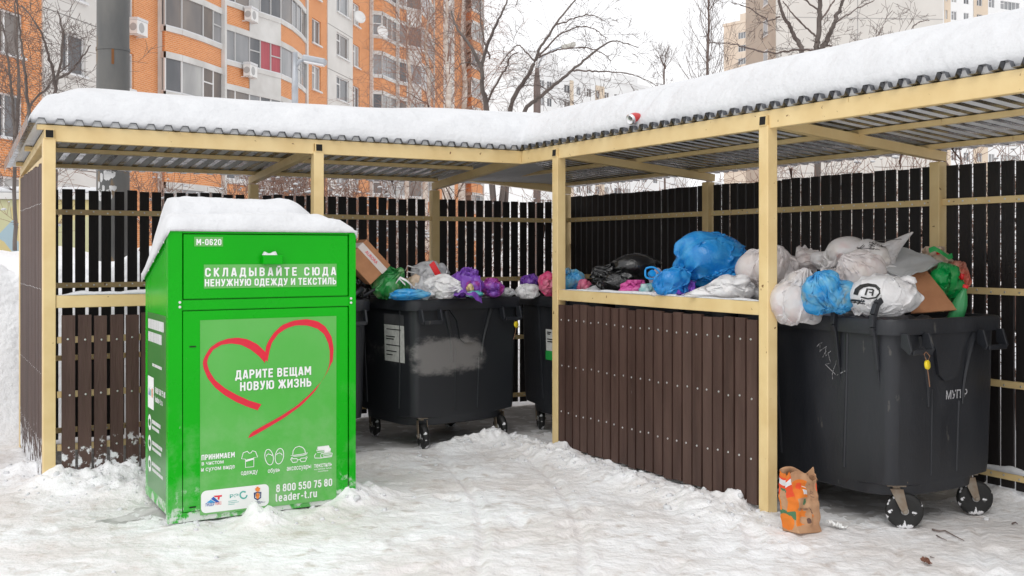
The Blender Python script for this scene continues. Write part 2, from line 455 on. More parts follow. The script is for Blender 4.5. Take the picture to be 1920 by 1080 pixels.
def _rr(x0, y0, x1, y1, r, n=5):
    o = []
    for cx_, cy_, s in ((x1 - r, y1 - r, 0), (x0 + r, y1 - r, 90), (x0 + r, y0 + r, 180), (x1 - r, y0 + r, 270)):
        for i in range(n + 1):
            t = math.radians(s + 90 * i / n); o.append((cx_ + r * math.cos(t), cy_ + r * math.sin(t)))
    return o + [o[0], o[1]]
_a, _b, _l, _h = .085, .415, .085, .915
_V = [(_a, 0), (_a, 1)]
GLY = {
    'А': (.50, [[(.07, 0), (.225, 1)], [(.43, 0), (.275, 1)], [(.12, .25), (.38, .25)]]),
    'В': (.49, [_V, [(_a, _h), (.28, _h), (.37, .86), (.40, .74), (.37, .60), (.28, .53), (_a, .53)], [(.26, .53), (.37, .47), (.41, .31), (.37, .14), (.28, _l), (_a, _l)]]),
    'Д': (.55, [[(.10, .1), (.16, .5), (.175, .98)], [(.14, _h), (.45, _h)], [(.42, 0), (.42, 1)], [(.0, _l), (.54, _l)], [(.05, .1), (.05, -.16)], [(.49, .1), (.49, -.16)]]),
    'Е': (.46, [_V, [(_a, _h), (.43, _h)], [(_a, _l), (.43, _l)], [(_a, .51), (.39, .51)]]),
    'Ж': (.74, [[(.37, 0), (.37, 1)], [(.07, 1), (.29, .5)], [(.29, .52), (.06, 0)], [(.67, 1), (.45, .5)], [(.45, .52), (.68, 0)], [(.26, .51), (.48, .51)]]),
    'З': (.48, [[(.07, .72), (.10, .86), (.18, .915), (.29, .915), (.37, .86), (.40, .74), (.37, .60), (.28, .53), (.17, .53)], [(.26, .53), (.37, .46), (.405, .31), (.37, .14), (.29, .085), (.18, .085), (.09, .14), (.065, .28)]]),
    'И': (.515, [_V, [(.43, 0), (.43, 1)], [(_a, .10), (.43, .90)]]),
    'Й': (.515, [_V, [(.43, 0), (.43, 1)], [(_a, .10), (.43, .90)], [(.14, 1.20), (.19, 1.11), (.32, 1.11), (.37, 1.20)]]),
    'К': (.49, [_V, [(.42, 1), (.17, .50)], [(.17, .54), (.43, 0)], [(_a, .52), (.21, .52)]]),
    'Л': (.50, [[(.0, .085), (.08, .10), (.12, .22), (.145, .55), (.155, 1)], [(.13, _h), (.44, _h)], [(.415, 0), (.415, 1)]]),
    'М': (.64, [_V, [(.555, 0), (.555, 1)], [(.10, .98), (.32, .30)], [(.54, .98), (.32, .30)]]),
    'Н': (.50, [_V, [(_b, 0), (_b, 1)], [(_a, .51), (_b, .51)]]),
    'О': (.50, [_rr(_a, _l, _b, _h, .16)]),
    'П': (.50, [_V, [(_b, 0), (_b, 1)], [(_a, _h), (_b, _h)]]),
    'Р': (.47, [_V, [(_a, _h), (.28, _h), (.37, .86), (.405, .70), (.37, .54), (.28, .47), (_a, .47)]]),
    'С': (.49, [[(_b, .65), (_b, .76), (.375, .87), (.30, _h), (.20, _h), (.12, .87), (_a, .76), (_a, .24), (.12, .13), (.20, _l), (.30, _l), (.375, .13), (_b, .24), (_b, .35)]]),
    'Т': (.44, [[(0, _h), (.44, _h)], [(.22, 0), (.22, 1)]]),
    'У': (.47, [[(.06, 1), (.235, .36)], [(.41, 1), (.25, .26), (.20, .11), (.13, .075), (.05, .085)]]),
    'Щ': (.72, [_V, [(.34, 0), (.34, 1)], [(.60, 0), (.60, 1)], [(_a, _l), (.70, _l)], [(.67, .1), (.67, -.17)]]),
    'Ы': (.68, [_V, [(_a, .55), (.27, .55), (.35, .49), (.38, .32), (.35, .14), (.27, _l), (_a, _l)], [(.595, 0), (.595, 1)]]),
    'Ь': (.45, [_V, [(_a, .55), (.27, .55), (.36, .49), (.395, .32), (.36, .14), (.27, _l), (_a, _l)]]),
    'Ю': (.72, [_V, _rr(.29, _l, .635, _h, .16), [(_a, .51), (.29, .51)]]),
    '0': (.50, [_rr(_a, _l, _b, _h, .16)]),
    '2': (.47, [[(.08, .68), (.10, .84), (.19, .915), (.29, .915), (.375, .85), (.395, .72), (.35, .56), (.09, .10)], [(.05, _l), (.43, _l)]]),
    '5': (.48, [[(.09, _h), (.42, _h)], [(.125, .95), (.115, .48)], [(.11, .53), (.2, .60), (.29, .60), (.37, .54), (.405, .36), (.37, .16), (.29, .085), (.19, .085), (.10, .14), (.07, .28)]]),
    '6': (.49, [[(.40, .72), (.37, .86), (.29, .915), (.2, .915), (.115, .85), (.085, .7), (.085, .27), (.12, .14), (.2, .085), (.29, .085), (.375, .14), (.41, .29), (.38, .45), (.30, .53), (.2, .53), (.11, .46)]]),
    '7': (.46, [[(.03, _h), (.43, _h)], [(.40, .93), (.18, 0)]]),
    '8': (.49, [_rr(.10, .53, .39, _h, .13), _rr(.085, _l, .405, .53, .15)]),
    '-': (.33, [[(.03, .40), (.30, .40)]]), ' ': (.16, []), '.': (.17, [[(.085, 0), (.085, .17)]]),
    'l': (.26, [[(.085, 1.02), (.085, .18), (.12, .10), (.22, .085)]]), 't': (.32, [[(.13, .98), (.13, .18), (.17, .10), (.29, .085)], [(.0, .68), (.29, .68)]]),
    'e': (.47, [[(.10, .40), (.385, .40)], [(.385, .36), (.385, .54), (.35, .65), (.27, .70), (.19, .70), (.11, .64), (.085, .52), (.085, .24), (.12, .12), (.20, .08), (.29, .08), (.39, .16)]]),
    'a': (.47, [[(.385, 0), (.385, .52), (.35, .65), (.27, .70), (.18, .70), (.09, .62)], [(.385, .42), (.2, .42), (.10, .35), (.08, .24), (.11, .13), (.2, .08), (.30, .11), (.385, .2)]]),
    'd': (.48, [[(.40, 0), (.40, 1)], [(.40, .62), (.30, .70), (.2, .70), (.11, .63), (.085, .5), (.085, .27), (.11, .14), (.2, .08), (.3, .08), (.40, .17)]]),
    'r': (.33, [[(.085, 0), (.085, .76)], [(.085, .52), (.14, .66), (.22, .70), (.31, .69)]]),
    'u': (.47, [[(.085, .76), (.085, .24), (.12, .12), (.2, .08), (.29, .09), (.385, .2)], [(.385, 0), (.385, .76)]]),
}
def add_bold(mb, s, a0, a1, base, cap, o, ax, ay, nrm, m=0, wt=.17, gap=.10):
    """condensed bold lettering drawn with flat strokes, fitted between a0 and a1"""
    tot = sum(GLY[c][0] for c in s) + gap * (len(s) - 1)
    k = (a1 - a0) / tot
    o, ax, ay, nrm = Vector(o), Vector(ax), Vector(ay), Vector(nrm)
    x = 0; q = 0
    for c in s:
        w, strokes = GLY[c]
        for st in strokes:
            q += 1
            ribbon(mb, [(a0 + (x + p[0]) * k, base + p[1] * cap) for p in st], wt * cap * .5 + wt * k * .5, o + nrm * (.00012 * (q % 9)), ax, ay, m)
        x += w + gap

def ribbon(mb, pts, w, o, ax, ay, m=0, closed=False):
    """flat stroke of width w along 2-D points in the plane (ax, ay)"""
    o, ax, ay = Vector(o), Vector(ax), Vector(ay)
    P = [Vector((p[0], p[1])) for p in pts]
    n = len(P)
    L, R = [], []
    for i in range(n):
        if closed: t = P[(i + 1) % n] - P[i - 1]
        else: t = P[min(i + 1, n - 1)] - P[max(i - 1, 0)]
        if t.length < 1e-9: t = Vector((1, 0))
        t.normalize()
        nn = Vector((-t.y, t.x)) * w / 2
        L.append(P[i] + nn); R.append(P[i] - nn)
    vs = [o + ax * p.x + ay * p.y for p in L + R]
    fs = []
    for i in range(n if closed else n - 1):
        j = (i + 1) % n
        fs.append((i, n + i, n + j, j))
    mb.add(vs, fs, m)
# ------------------------------------------------------------------ shelter frame of reference
CX = 3.71                          # inner corner of the L
P0 = Vector((-3.13, 7.10, 0.0))
RZ = math.radians(29.8)
CA, SA = math.cos(RZ), math.sin(RZ)          # local x runs along the left wing, local y to its back
def to_local(x, y):
    return (x - P0.x) * CA + (y - P0.y) * SA, -(x - P0.x) * SA + (y - P0.y) * CA
def to_world(u, v, z=0.0):
    return Vector((P0.x + u * CA - v * SA, P0.y + u * SA + v * CA, z))

# ------------------------------------------------------------------ ground
GB = Vector((-1.992, 6.085, 0))               # front left corner of the green bin
MOUNDS = []                                   # (x, y, height, sigma)
def mound_px(px, py, h, s):
    D = CAMZ * F / (py - HOR)
    MOUNDS.append(((px - 960) / F * D, D, h * .62, s * 1.1))
for a in ((480, 985, .13, .07), (500, 982, .06, .09), (560, 974, .045, .10), (620, 966, .075, .08), (655, 945, .17, .08), (685, 930, .13, .10), (345, 1000, .05, .10), (300, 965, .06, .10),
          (270, 930, .10, .12), (240, 905, .10, .10), (180, 915, .13, .14), (130, 905, .10, .10), (95, 915, .12, .10), (60, 890, .14, .14), (215, 930, .08, .12),
          (1050, 855, .13, .11), (1090, 868, .06, .12), (1150, 880, .07, .12), (1220, 905, .06, .14), (1300, 930, .07, .14), (1390, 950, .15, .06), (1360, 948, .07, .14), (1440, 975, .05, .12),
          (700, 868, .05, .14), (850, 842, .09, .12), (920, 832, .12, .10), (960, 835, .07, .14), (880, 836, .08, .10), (1010, 836, .05, .1), (745, 860, .05, .1),
          (1880, 925, .12, .14), (1830, 945, .05, .10), (1910, 930, .13, .2)):
    mound_px(*a)

_pr = random.Random(77)
PRINTS = []
for _k in range(3):                                    # three walks across the yard
    _x, _y, _a = ((-1.6, 4.4, .55), (1.9, 4.0, 1.75), (.3, 4.2, 1.2))[_k]
    for _i in range(9):
        _s = .075 * (1 if _i % 2 else -1)
        PRINTS.append((_x - math.sin(_a) * _s + _pr.gauss(0, .03), _y + math.cos(_a) * _s + _pr.gauss(0, .03), _a + _pr.gauss(0, .18)))
        _x += math.cos(_a) * .42; _y += math.sin(_a) * .42; _a += _pr.gauss(0, .08)
for _k in range(22): PRINTS.append((_pr.uniform(-2.4, 2.6), _pr.uniform(4.0, 7.2), _pr.uniform(0, 6.28)))
RUTS = [(2.1, 5.7, .7, 3.4, .12), (2.7, 6.1, 1.35, 3.5, .12), (-.6, 8.3, -.2, 4.6, .2), (-.05, 8.8, .35, 4.9, .2)]

def ground_h(x, y, fine=True):
    x = np.asarray(x, dtype=np.float64); y = np.asarray(y, dtype=np.float64)
    u, v = (x - P0.x) * CA + (y - P0.y) * SA, -(x - P0.x) * SA + (y - P0.y) * CA
    p = np.stack([x, y, np.zeros_like(x)], -1)
    inside = smooth(-.15, .25, v) * smooth(-.05, .1, u) + smooth(3.65, 3.95, u) * smooth(-.6, .0, 2 - v)
    inside = np.clip(inside, 0, 1) * (1 - smooth(1.6, 1.9, v)) * (1 - smooth(5.1, 5.4, u))
    near = 1 - smooth(14, 22, np.hypot(x, y))
    h = 0.016 * fbm(p * 1.9, 3, 3) * near
    if fine:
        h = h + near * (1 - .45 * inside) * (0.011 * fbm(p * 11, 4, 5) + 0.007 * np.maximum(ridged(p * 6, 3, 8), 0))
    lump = 1 + .5 * fbm(p * 17, 3, 11) if fine else 1
    for mx, my, a, s in MOUNDS:
        h = h + a * np.exp(-((x - mx) ** 2 + (y - my) ** 2) / (2 * s * s)) * lump
    if fine:                                           # boot prints and ruts of the containers' wheels
        for fx_, fy_, fa in PRINTS:
            c_, s_ = math.cos(fa), math.sin(fa)
            a_ = ((x - fx_) * c_ + (y - fy_) * s_) / .145; b_ = (-(x - fx_) * s_ + (y - fy_) * c_) / .055
            q = a_ ** 4 + (b_ * (1 + .25 * a_)) ** 4
            h = h + near * (-.020 * np.exp(-q) + .007 * np.exp(-(q - 1.8) ** 2))
        for (x0, y0, x1, y1, bend) in RUTS:
            L = math.hypot(x1 - x0, y1 - y0); ux, uy = (x1 - x0) / L, (y1 - y0) / L
            t_ = ((x - x0) * ux + (y - y0) * uy) / L; o_ = -(x - x0) * uy + (y - y0) * ux - bend * np.sin(np.clip(t_, 0, 1) * math.pi)
            m_ = smooth(0, .06, t_) * smooth(1, .94, t_)
            h = h + m_ * (-.016 * np.exp(-(o_ / .026) ** 2) + .006 * np.exp(-((np.abs(o_) - .055) / .02) ** 2))
    # loose snow along the front panels
    rid = np.exp(-((u - 3.45) / .14) ** 2) * smooth(.1, -.5, v) * smooth(-3.2, -2.6, v)
    rid = rid + .8 * np.exp(-((v + .13) / .12) ** 2) * smooth(-.3, 0, u) * (1 - smooth(1.9, 2.2, u))
    h = h + rid * 0.045 * lump
    # ploughed snow bank beside and behind the left wing
    bn = fbm(p * .8, 4, 21) * .28 + (fbm(p * 3, 4, 23) * .10 + ridged(p * 2.2, 3, 25) * .03 if fine else 0)
    left = smooth(-.42, -2.1, u) * smooth(-.6, 1.9, v + .25 * fbm(p * 1.5, 2, 29)) * (1.68 + bn)
    back = smooth(2.0, 3.1, v) * (1 - smooth(2.6, 6.0, u)) * (1.45 + bn)
    far = (1 - smooth(10, 22, np.hypot(u, v)))
    right = smooth(5.6, 6.6, u) * (.55 + bn)
    behind = smooth(2.2, 3.6, v) * (.45 + bn)
    h = h + np.maximum(np.maximum(left, back), np.maximum(right, behind) * .9) * far
    return h

GSNOW = bpy.data.materials.new('trampled_snow'); GSNOW.use_nodes = True
def _gs():
    nt = GSNOW.node_tree; b = nt.nodes['Principled BSDF']; N, L = nt.nodes.new, nt.links.new
    tc = N('ShaderNodeTexCoord')
    def noise(s, d, lo, hi):
        n = N('ShaderNodeTexNoise'); n.inputs['Scale'].default_value = s; n.inputs['Detail'].default_value = d; n.inputs['Roughness'].default_value = .62
        L(tc.outputs['Object'], n.inputs['Vector'])
        r = N('ShaderNodeMapRange'); r.inputs[1].default_value = lo; r.inputs[2].default_value = hi
        L(n.outputs['Fac'], r.inputs[0]); return r.outputs[0]
    def mix(f, a, c):
        m = N('ShaderNodeMix'); m.data_type = 'RGBA'; L(f, m.inputs[0])
        if isinstance(a, tuple): m.inputs[6].default_value = (*a, 1)
        else: L(a, m.inputs[6])
        m.inputs[7].default_value = (*c, 1); return m.outputs[2]
    # trodden path: only on level ground (the banks stay clean)
    sp = N('ShaderNodeSeparateXYZ'); L(tc.outputs['Object'], sp.inputs[0])
    lvl = N('ShaderNodeMapRange'); lvl.inputs[1].default_value = .16; lvl.inputs[2].default_value = .02; L(sp.outputs[2], lvl.inputs[0])
    f1 = noise(1.3, 8, .40, .60)
    mu = N('ShaderNodeMath'); mu.operation = 'MULTIPLY'; L(f1, mu.inputs[0]); L(lvl.outputs[0], mu.inputs[1])
    c = mix(mu.outputs[0], (.86, .865, .88), (.72, .69, .675))
    f2 = noise(7, 9, .55, .74)
    m2 = N('ShaderNodeMath'); m2.operation = 'MULTIPLY'; L(f2, m2.inputs[0]); L(lvl.outputs[0], m2.inputs[1])
    c = mix(m2.outputs[0], c, (.57, .51, .47))
    f3 = noise(2.4, 7, .60, .74)
    m3 = N('ShaderNodeMath'); m3.operation = 'MULTIPLY'; L(f3, m3.inputs[0]); L(lvl.outputs[0], m3.inputs[1])
    c = mix(m3.outputs[0], c, (.53, .50, .48))
    f4 = noise(38, 3, .74, .77)
    c = mix(f4, c, (.22, .18, .15))
    L(c, b.inputs['Base Color'])
    r = N('ShaderNodeMapRange'); L(f2, r.inputs[0]); r.inputs[3].default_value = .62; r.inputs[4].default_value = .3
    L(r.outputs[0], b.inputs['Roughness'])
    nb = N('ShaderNodeTexNoise'); nb.inputs['Scale'].default_value = 17; nb.inputs['Detail'].default_value = 6; nb.inputs['Roughness'].default_value = .55; L(tc.outputs['Object'], nb.inputs['Vector'])
    bp = N('ShaderNodeBump'); bp.inputs['Strength'].default_value = .5; bp.inputs['Distance'].default_value = .045
    L(nb.outputs['Fac'], bp.inputs['Height']); L(bp.outputs[0], b.inputs['Normal'])
_gs()

def graded(a, b, step, far, grow=1.22):
    xs = list(np.arange(a, b + step / 2, step))
    s, x = step, a
    lo = []
    while x > -far:
        s *= grow; x -= s; lo.append(x)
    s, x = step, xs[-1]
    hi = []
    while x < far:
        s *= grow; x += s; hi.append(x)
    return np.array(lo[::-1] + xs + hi)
gx, gy = graded(-5.2, 4.6, .022, 900), graded(2.6, 11.5, .022, 900)
GX, GY = np.meshgrid(gx, gy)
gz = ground_h(GX.ravel(), GY.ravel())
ny, nx = GX.shape
idx = np.arange(nx * ny).reshape(ny, nx)
gf = np.stack([idx[:-1, :-1], idx[:-1, 1:], idx[1:, 1:], idx[1:, :-1]], -1).reshape(-1, 4)
GICE_SHADE = mat('dirty_ice_shade', (.38, .37, .365), (.60, .59, .585), rough=.45, rough2=.7, scale=5, detail=9, bump=.3, bscale=22, specks=((.70, .70, .71), 7, .56))  # dirty ice, greyed further to paint in the shade under the roof
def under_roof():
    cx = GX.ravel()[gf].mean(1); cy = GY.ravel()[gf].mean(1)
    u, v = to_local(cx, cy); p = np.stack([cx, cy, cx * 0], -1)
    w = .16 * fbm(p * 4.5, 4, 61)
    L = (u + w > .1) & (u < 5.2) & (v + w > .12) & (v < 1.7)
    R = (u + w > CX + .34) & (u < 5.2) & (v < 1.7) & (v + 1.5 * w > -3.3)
    U = ((cx + 2.15) / .35) ** 2 + ((cy - 6.35) / .20) ** 2 + 2.5 * w * 4 < .8       # darker patch beside the green bin
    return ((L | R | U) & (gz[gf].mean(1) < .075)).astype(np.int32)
g = np_mesh('ground', np.stack([GX.ravel(), GY.ravel(), gz], -1), gf, [GSNOW, GICE_SHADE], midx=under_roof())
tag(g, 'trampled dirty snow covering the yard in front of the shelter', None, kind='structure')
# loose crumbs of snow round the swept edges
def crumbs():
    r = random.Random(31); vs, fs = [], []
    def crumb(x, y, s):
        z = float(ground_h(np.array([x]), np.array([y]))[0]) - s * .10
        k0 = len(vs); ph = r.uniform(0, 6); n1, n2 = 6, 3
        vs.append((x, y, z + s * r.uniform(.6, 1)))
        for j in range(n2):
            for i in range(n1):
                a = 2 * math.pi * i / n1 + ph; e = math.radians(55 - 50 * j)
                q = s * r.uniform(.55, 1.45)
                vs.append((x + q * math.cos(a) * math.cos(e), y + q * math.sin(a) * math.cos(e), z + q * math.sin(e) * .8))
        for i in range(n1):
            fs.append((k0, k0 + 1 + i, k0 + 1 + (i + 1) % n1))
            for j in range(n2 - 1):
                a, b_ = k0 + 1 + j * n1 + i, k0 + 1 + j * n1 + (i + 1) % n1
                fs.append((a, a + n1, b_ + n1)); fs.append((a, b_ + n1, b_))
    for mx, my, h, s in MOUNDS:
        for k in range(int(9 * s / .1)):
            crumb(mx + r.gauss(0, s * 1.3), my + r.gauss(0, s * 1.3) - .02, min(.032, abs(r.gauss(.003, .009)) + .003))
    for k in range(130):
        q = to_world(3.45 + r.gauss(0, .12), r.uniform(-3.0, -.2)); crumb(q.x, q.y, min(.026, abs(r.gauss(.003, .006)) + .003))
    for k in range(90):
        q = to_world(r.uniform(-.2, 1.6), -.16 + r.gauss(0, .10)); crumb(q.x, q.y, min(.032, abs(r.gauss(.003, .009)) + .003))
    for k in range(110):
        crumb(r.uniform(-2.6, 2.6), r.uniform(4.2, 8), abs(r.gauss(.003, .004)) + .003)
    o = MB().add(vs, fs).build('snow_crumbs', SNOW, None, True)
    tag(o, 'loose crumbs and clods of snow scattered along the swept edges', None, kind='stuff')
crumbs()
def gh(x, y):
    return float(ground_h(np.array([x]), np.array([y]))[0])

# ------------------------------------------------------------------ the shelter
W2, W1 = 1.55, 1.73                # depth of the right and left wing
CX = 3.71                          # inner corner
YE = -5.6                          # near end of the right wing (outside the picture)
ZF, ZB = 2.43, 2.285               # top of the frame at the front and at the back
shelter = empty('bin_shelter', P0, RZ)
tag(shelter, 'L-shaped waste shelter of cream steel frame, brown board fence and corrugated metal roof', 'shelter')

def roof_l(v): return ZF + (ZB - ZF) * v / W1          # left wing, by depth
def roof_r(u): return ZF + (ZB - ZF) * (u - CX) / W2    # right wing
PW = .08
front_posts = [(0, 0), (1.89, 0), (CX, -.578), (CX, -2.95), (CX, -5.32)]
back_posts = [(0, W1), (1.89, W1), (CX, W1), (CX + W2, W1), (CX + W2, -.578), (CX + W2, -2.95), (CX + W2, -5.32)]
for u, v in front_posts:
    MB().box(u - PW / 2, u + PW / 2, v - PW / 2, v + PW / 2, -.1, ZF - .065).build('post', CREAM, shelter, bevel=.006)
for u, v in back_posts:
    MB().box(u - PW / 2, u + PW / 2, v - PW / 2, v + PW / 2, -.1, ZB - .075).build('post', CREAM, shelter, bevel=.006)

# rafters: open tubes whose dark ends show above each post
def rafter(p, q, w=.06, h=.062):
    p, q = Vector(p), Vector(q)
    mb = MB().beam(p, q, w, h)
    d = (q - p).normalized()
    s = d.cross(Vector((0, 0, 1))).normalized()
    up = s.cross(d)
    mb.obox(p - d * .0015, d * .0015, s * (w / 2 - .006), up * (h / 2 - .006), 1)
    mb.build('rafter', [CREAM, HOLE], shelter)
for u, v in front_posts[:2]:
    rafter((u, v - PW / 2 - .004, ZF - .037), (u, W1 + .05, ZB - .037))
for u, v in front_posts[2:]:
    rafter((u - PW / 2 - .004, v, ZF - .037), (CX + W2 + .05, v, ZB - .037))
rafter((CX, .05, ZF - .045), (CX, W1, ZB - .036), .06, .07)
rafter((CX + .06, W1, ZF - .05), (CX + W2 + .05, W1, ZB - .033), .06, .075)

# beams between the rafters, with the thin purlin strip above them
def bar(name, p, q, w, h, bev=.004, m=CREAM):
    return MB().beam(p, q, w, h).build(name, m, shelter, bevel=bev)
BH = .085
def fbeam_l(a, b): bar('front_beam', (a, 0, ZF - BH / 2), (b, 0, ZF - BH / 2), .05, BH)
def fbeam_r(a, b): bar('front_beam', (CX, a, ZF - BH / 2), (CX, b, ZF - BH / 2), .05, BH)
fbeam_l(.034, 1.89 - .034); fbeam_l(1.89 + .034, CX - .026)
fbeam_r(.02, -.578 + .034); fbeam_r(-.578 - .034, -2.95 + .034); fbeam_r(-2.95 - .034, -5.32 + .034)
for t in (.0, .5, .93):
    v = W1 * t; z = roof_l(v) + .013
    bar('purlin', (-.075, v, z - .004), (CX - .03 if t else CX - .02, v, z - .004), .05, .033, .003)
for t in (.0, .5, .93):
    u = CX + W2 * t; z = roof_r(u) + .013
    for a, b in ((W1 + .05, -1.4), (-1.403, -3.6), (-3.603, YE)):
        bar('purlin', (u, a, z - .004), (u, b, z - .004), .05, .033, .003)

# corrugated sheets: one closed trapezoid profile swept from the eave to the back
def sheet(run0, run1, eave, back, zf, zb, along_x):
    pitch, rh = .118, .036
    prof = []
    r = run0
    while r < run1:
        for d, h in ((0, 0), (.042, 0), (.058, rh), (.098, rh), (.114, 0)):
            if r + d <= run1: prof.append((r + d, h))
        r += pitch
    n = len(prof)
    mb = MB()
    vs, fs = [], []
    K = 5
    for side, dz in ((0, 0.0), (1, -.0018)):
        for k in range(K):
            t = k / (K - 1)
            e = eave + (back - eave) * t
            z = zf + (zb - zf) * t
            for a, h in prof:
                vs.append((a, e, z + h + dz) if along_x else (e, a, z + h + dz))
    for k in range(K - 1):
        for i in range(n - 1):
            q = [k * n + i, k * n + i + 1, (k + 1) * n + i + 1, (k + 1) * n + i]
            if not along_x: q.reverse()
            fs.append(q); fs.append([x + K * n for x in reversed(q)])
    for i in range(n - 1):
        fs.append([i, K * n + i, K * n + i + 1, i + 1]); b = (K - 1) * n
        fs.append([b + i, b + i + 1, K * n + b + i + 1, K * n + b + i])
    for i in (0, n - 1):
        for k in range(K - 1):
            fs.append([k * n + i, (k + 1) * n + i, K * n + (k + 1) * n + i, K * n + k * n + i])
    mb.add(vs, fs)
    return mb
SG = (ZB - ZF) / W1; SR = (ZB - ZF) / W2
OV, OB = .055, .17
zs = .0275
sheet(-.13, CX - .045, -OV, W1 + OB, ZF + zs - SG * OV, ZF + zs + SG * (W1 + OB), True).build('roof_sheet', GALV, shelter)
sheet(YE, W1 + OB, CX - OV, CX + W2 + OB, ZF + zs + .002 - SR * OV, ZF + zs + .002 + SR * (W2 + OB), False).build('roof_sheet', GALV, shelter)
# folded sheet along the left verge
MB().beam((-.135, -OV, ZF + .045), (-.135, W1 + OB, ZB + .02), .004, .07).build('verge_trim', GALV, shelter)

# board fences
rng = random.Random(4)
def fence(name, axis, fixed, a, b, z0, z1, rails, rail_side, mats, pitch=.1035, wdt=.083, screws=True, out=1, jit=.004, th=.026, sr=1.0):
    """boards along one axis; 'out' is the side (+1 / -1) of the fixed coordinate on which the boards stand"""
    boards, sc, rl = MB(), MB(), MB()
    n = int((b - a) / pitch)
    off = (b - a - (n - 1) * pitch) / 2
    f0, f1 = sorted((fixed + out * .012, fixed + out * (.012 + th)))
    for i in range(n):
        c = a + off + i * pitch
        dz = rng.uniform(-jit, jit) * 2; w = wdt + rng.uniform(-.003, .003); dx = rng.uniform(-.003, .003)
        args = (c + dx - w / 2, c + dx + w / 2, f0, f1)
        if axis == 'y': args = (f0, f1, c + dx - w / 2, c + dx + w / 2)
        boards.box(*args, z0 + dz, z1 + dz, rng.choice((0, 0, 2, 3)) if len(mats) > 2 else 0)
        for zr in rails:
            if z0 < zr < z1 and screws:
                fo = (f1 if out > 0 else f0) if screws == 'out' else fixed - out * .0135
                nv = (out if screws == 'out' else -out)
                cc = c + rng.uniform(-.008, .008); zz = zr + rng.uniform(-.007, .007) * sr
                ax = (0, nv, 0) if axis == 'x' else (nv, 0, 0)
                ce = (cc, fo, zz) if axis == 'x' else (fo, cc, zz)
                boards.lathe([(.0001, .004 * sr), (.006 * sr, .003 * sr), (.0075 * sr, 0)], ce, ax, 8, 1)
    boards.build(name, mats, shelter, bevel=0)
    for zr in rails:
        g0, g1 = sorted((fixed - out * .013, fixed + out * .011))
        if axis == 'x': MB().box(a - .005, b + .005, g0, g1, zr - .022, zr + .022).build('rail', CREAM, shelter, bevel=.003)
        else: MB().box(g0, g1, a - .005, b + .005, zr - .022, zr + .022).build('rail', CREAM, shelter, bevel=.003)
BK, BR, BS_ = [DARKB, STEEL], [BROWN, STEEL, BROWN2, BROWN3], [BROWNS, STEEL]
RAILS = (.115, .715, 1.32, 1.93)
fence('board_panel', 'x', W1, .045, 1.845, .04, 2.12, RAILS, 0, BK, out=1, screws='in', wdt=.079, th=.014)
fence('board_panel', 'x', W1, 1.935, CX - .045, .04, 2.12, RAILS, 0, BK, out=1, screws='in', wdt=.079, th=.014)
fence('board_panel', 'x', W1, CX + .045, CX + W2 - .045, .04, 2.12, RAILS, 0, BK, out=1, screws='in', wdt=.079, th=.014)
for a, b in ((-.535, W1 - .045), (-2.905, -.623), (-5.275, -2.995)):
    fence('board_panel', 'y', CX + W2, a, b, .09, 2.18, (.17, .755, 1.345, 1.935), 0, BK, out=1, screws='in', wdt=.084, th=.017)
# left end wall, seen from outside
fence('board_panel', 'y', 0, .045, W1 - .045, .03, 2.20, (.3, .77, 1.345, 1.93), 0, BS_, out=-1, screws='out', pitch=.1, sr=.45)
bar('end_rail', (0, .042, 2.23), (0, W1 - .042, 2.175), .05, .06)
# low front panels with a sill beam
fence('front_panel', 'x', 0, .055, 1.84, .035, 1.165, (.27, .63, 1.0), 0, BS_, out=-1, screws='out')
fence('front_panel', 'y', CX, -2.90, -.625, .055, 1.185, (.33, .70, 1.06), 0, BR, out=-1, screws='out', pitch=.1032, wdt=.087)
bar('sill_beam', (.042, 0, 1.262), (1.848, 0, 1.262), .06, .085)
bar('sill_beam', (CX, -2.908, 1.255), (CX, -.62, 1.255), .06, .085)

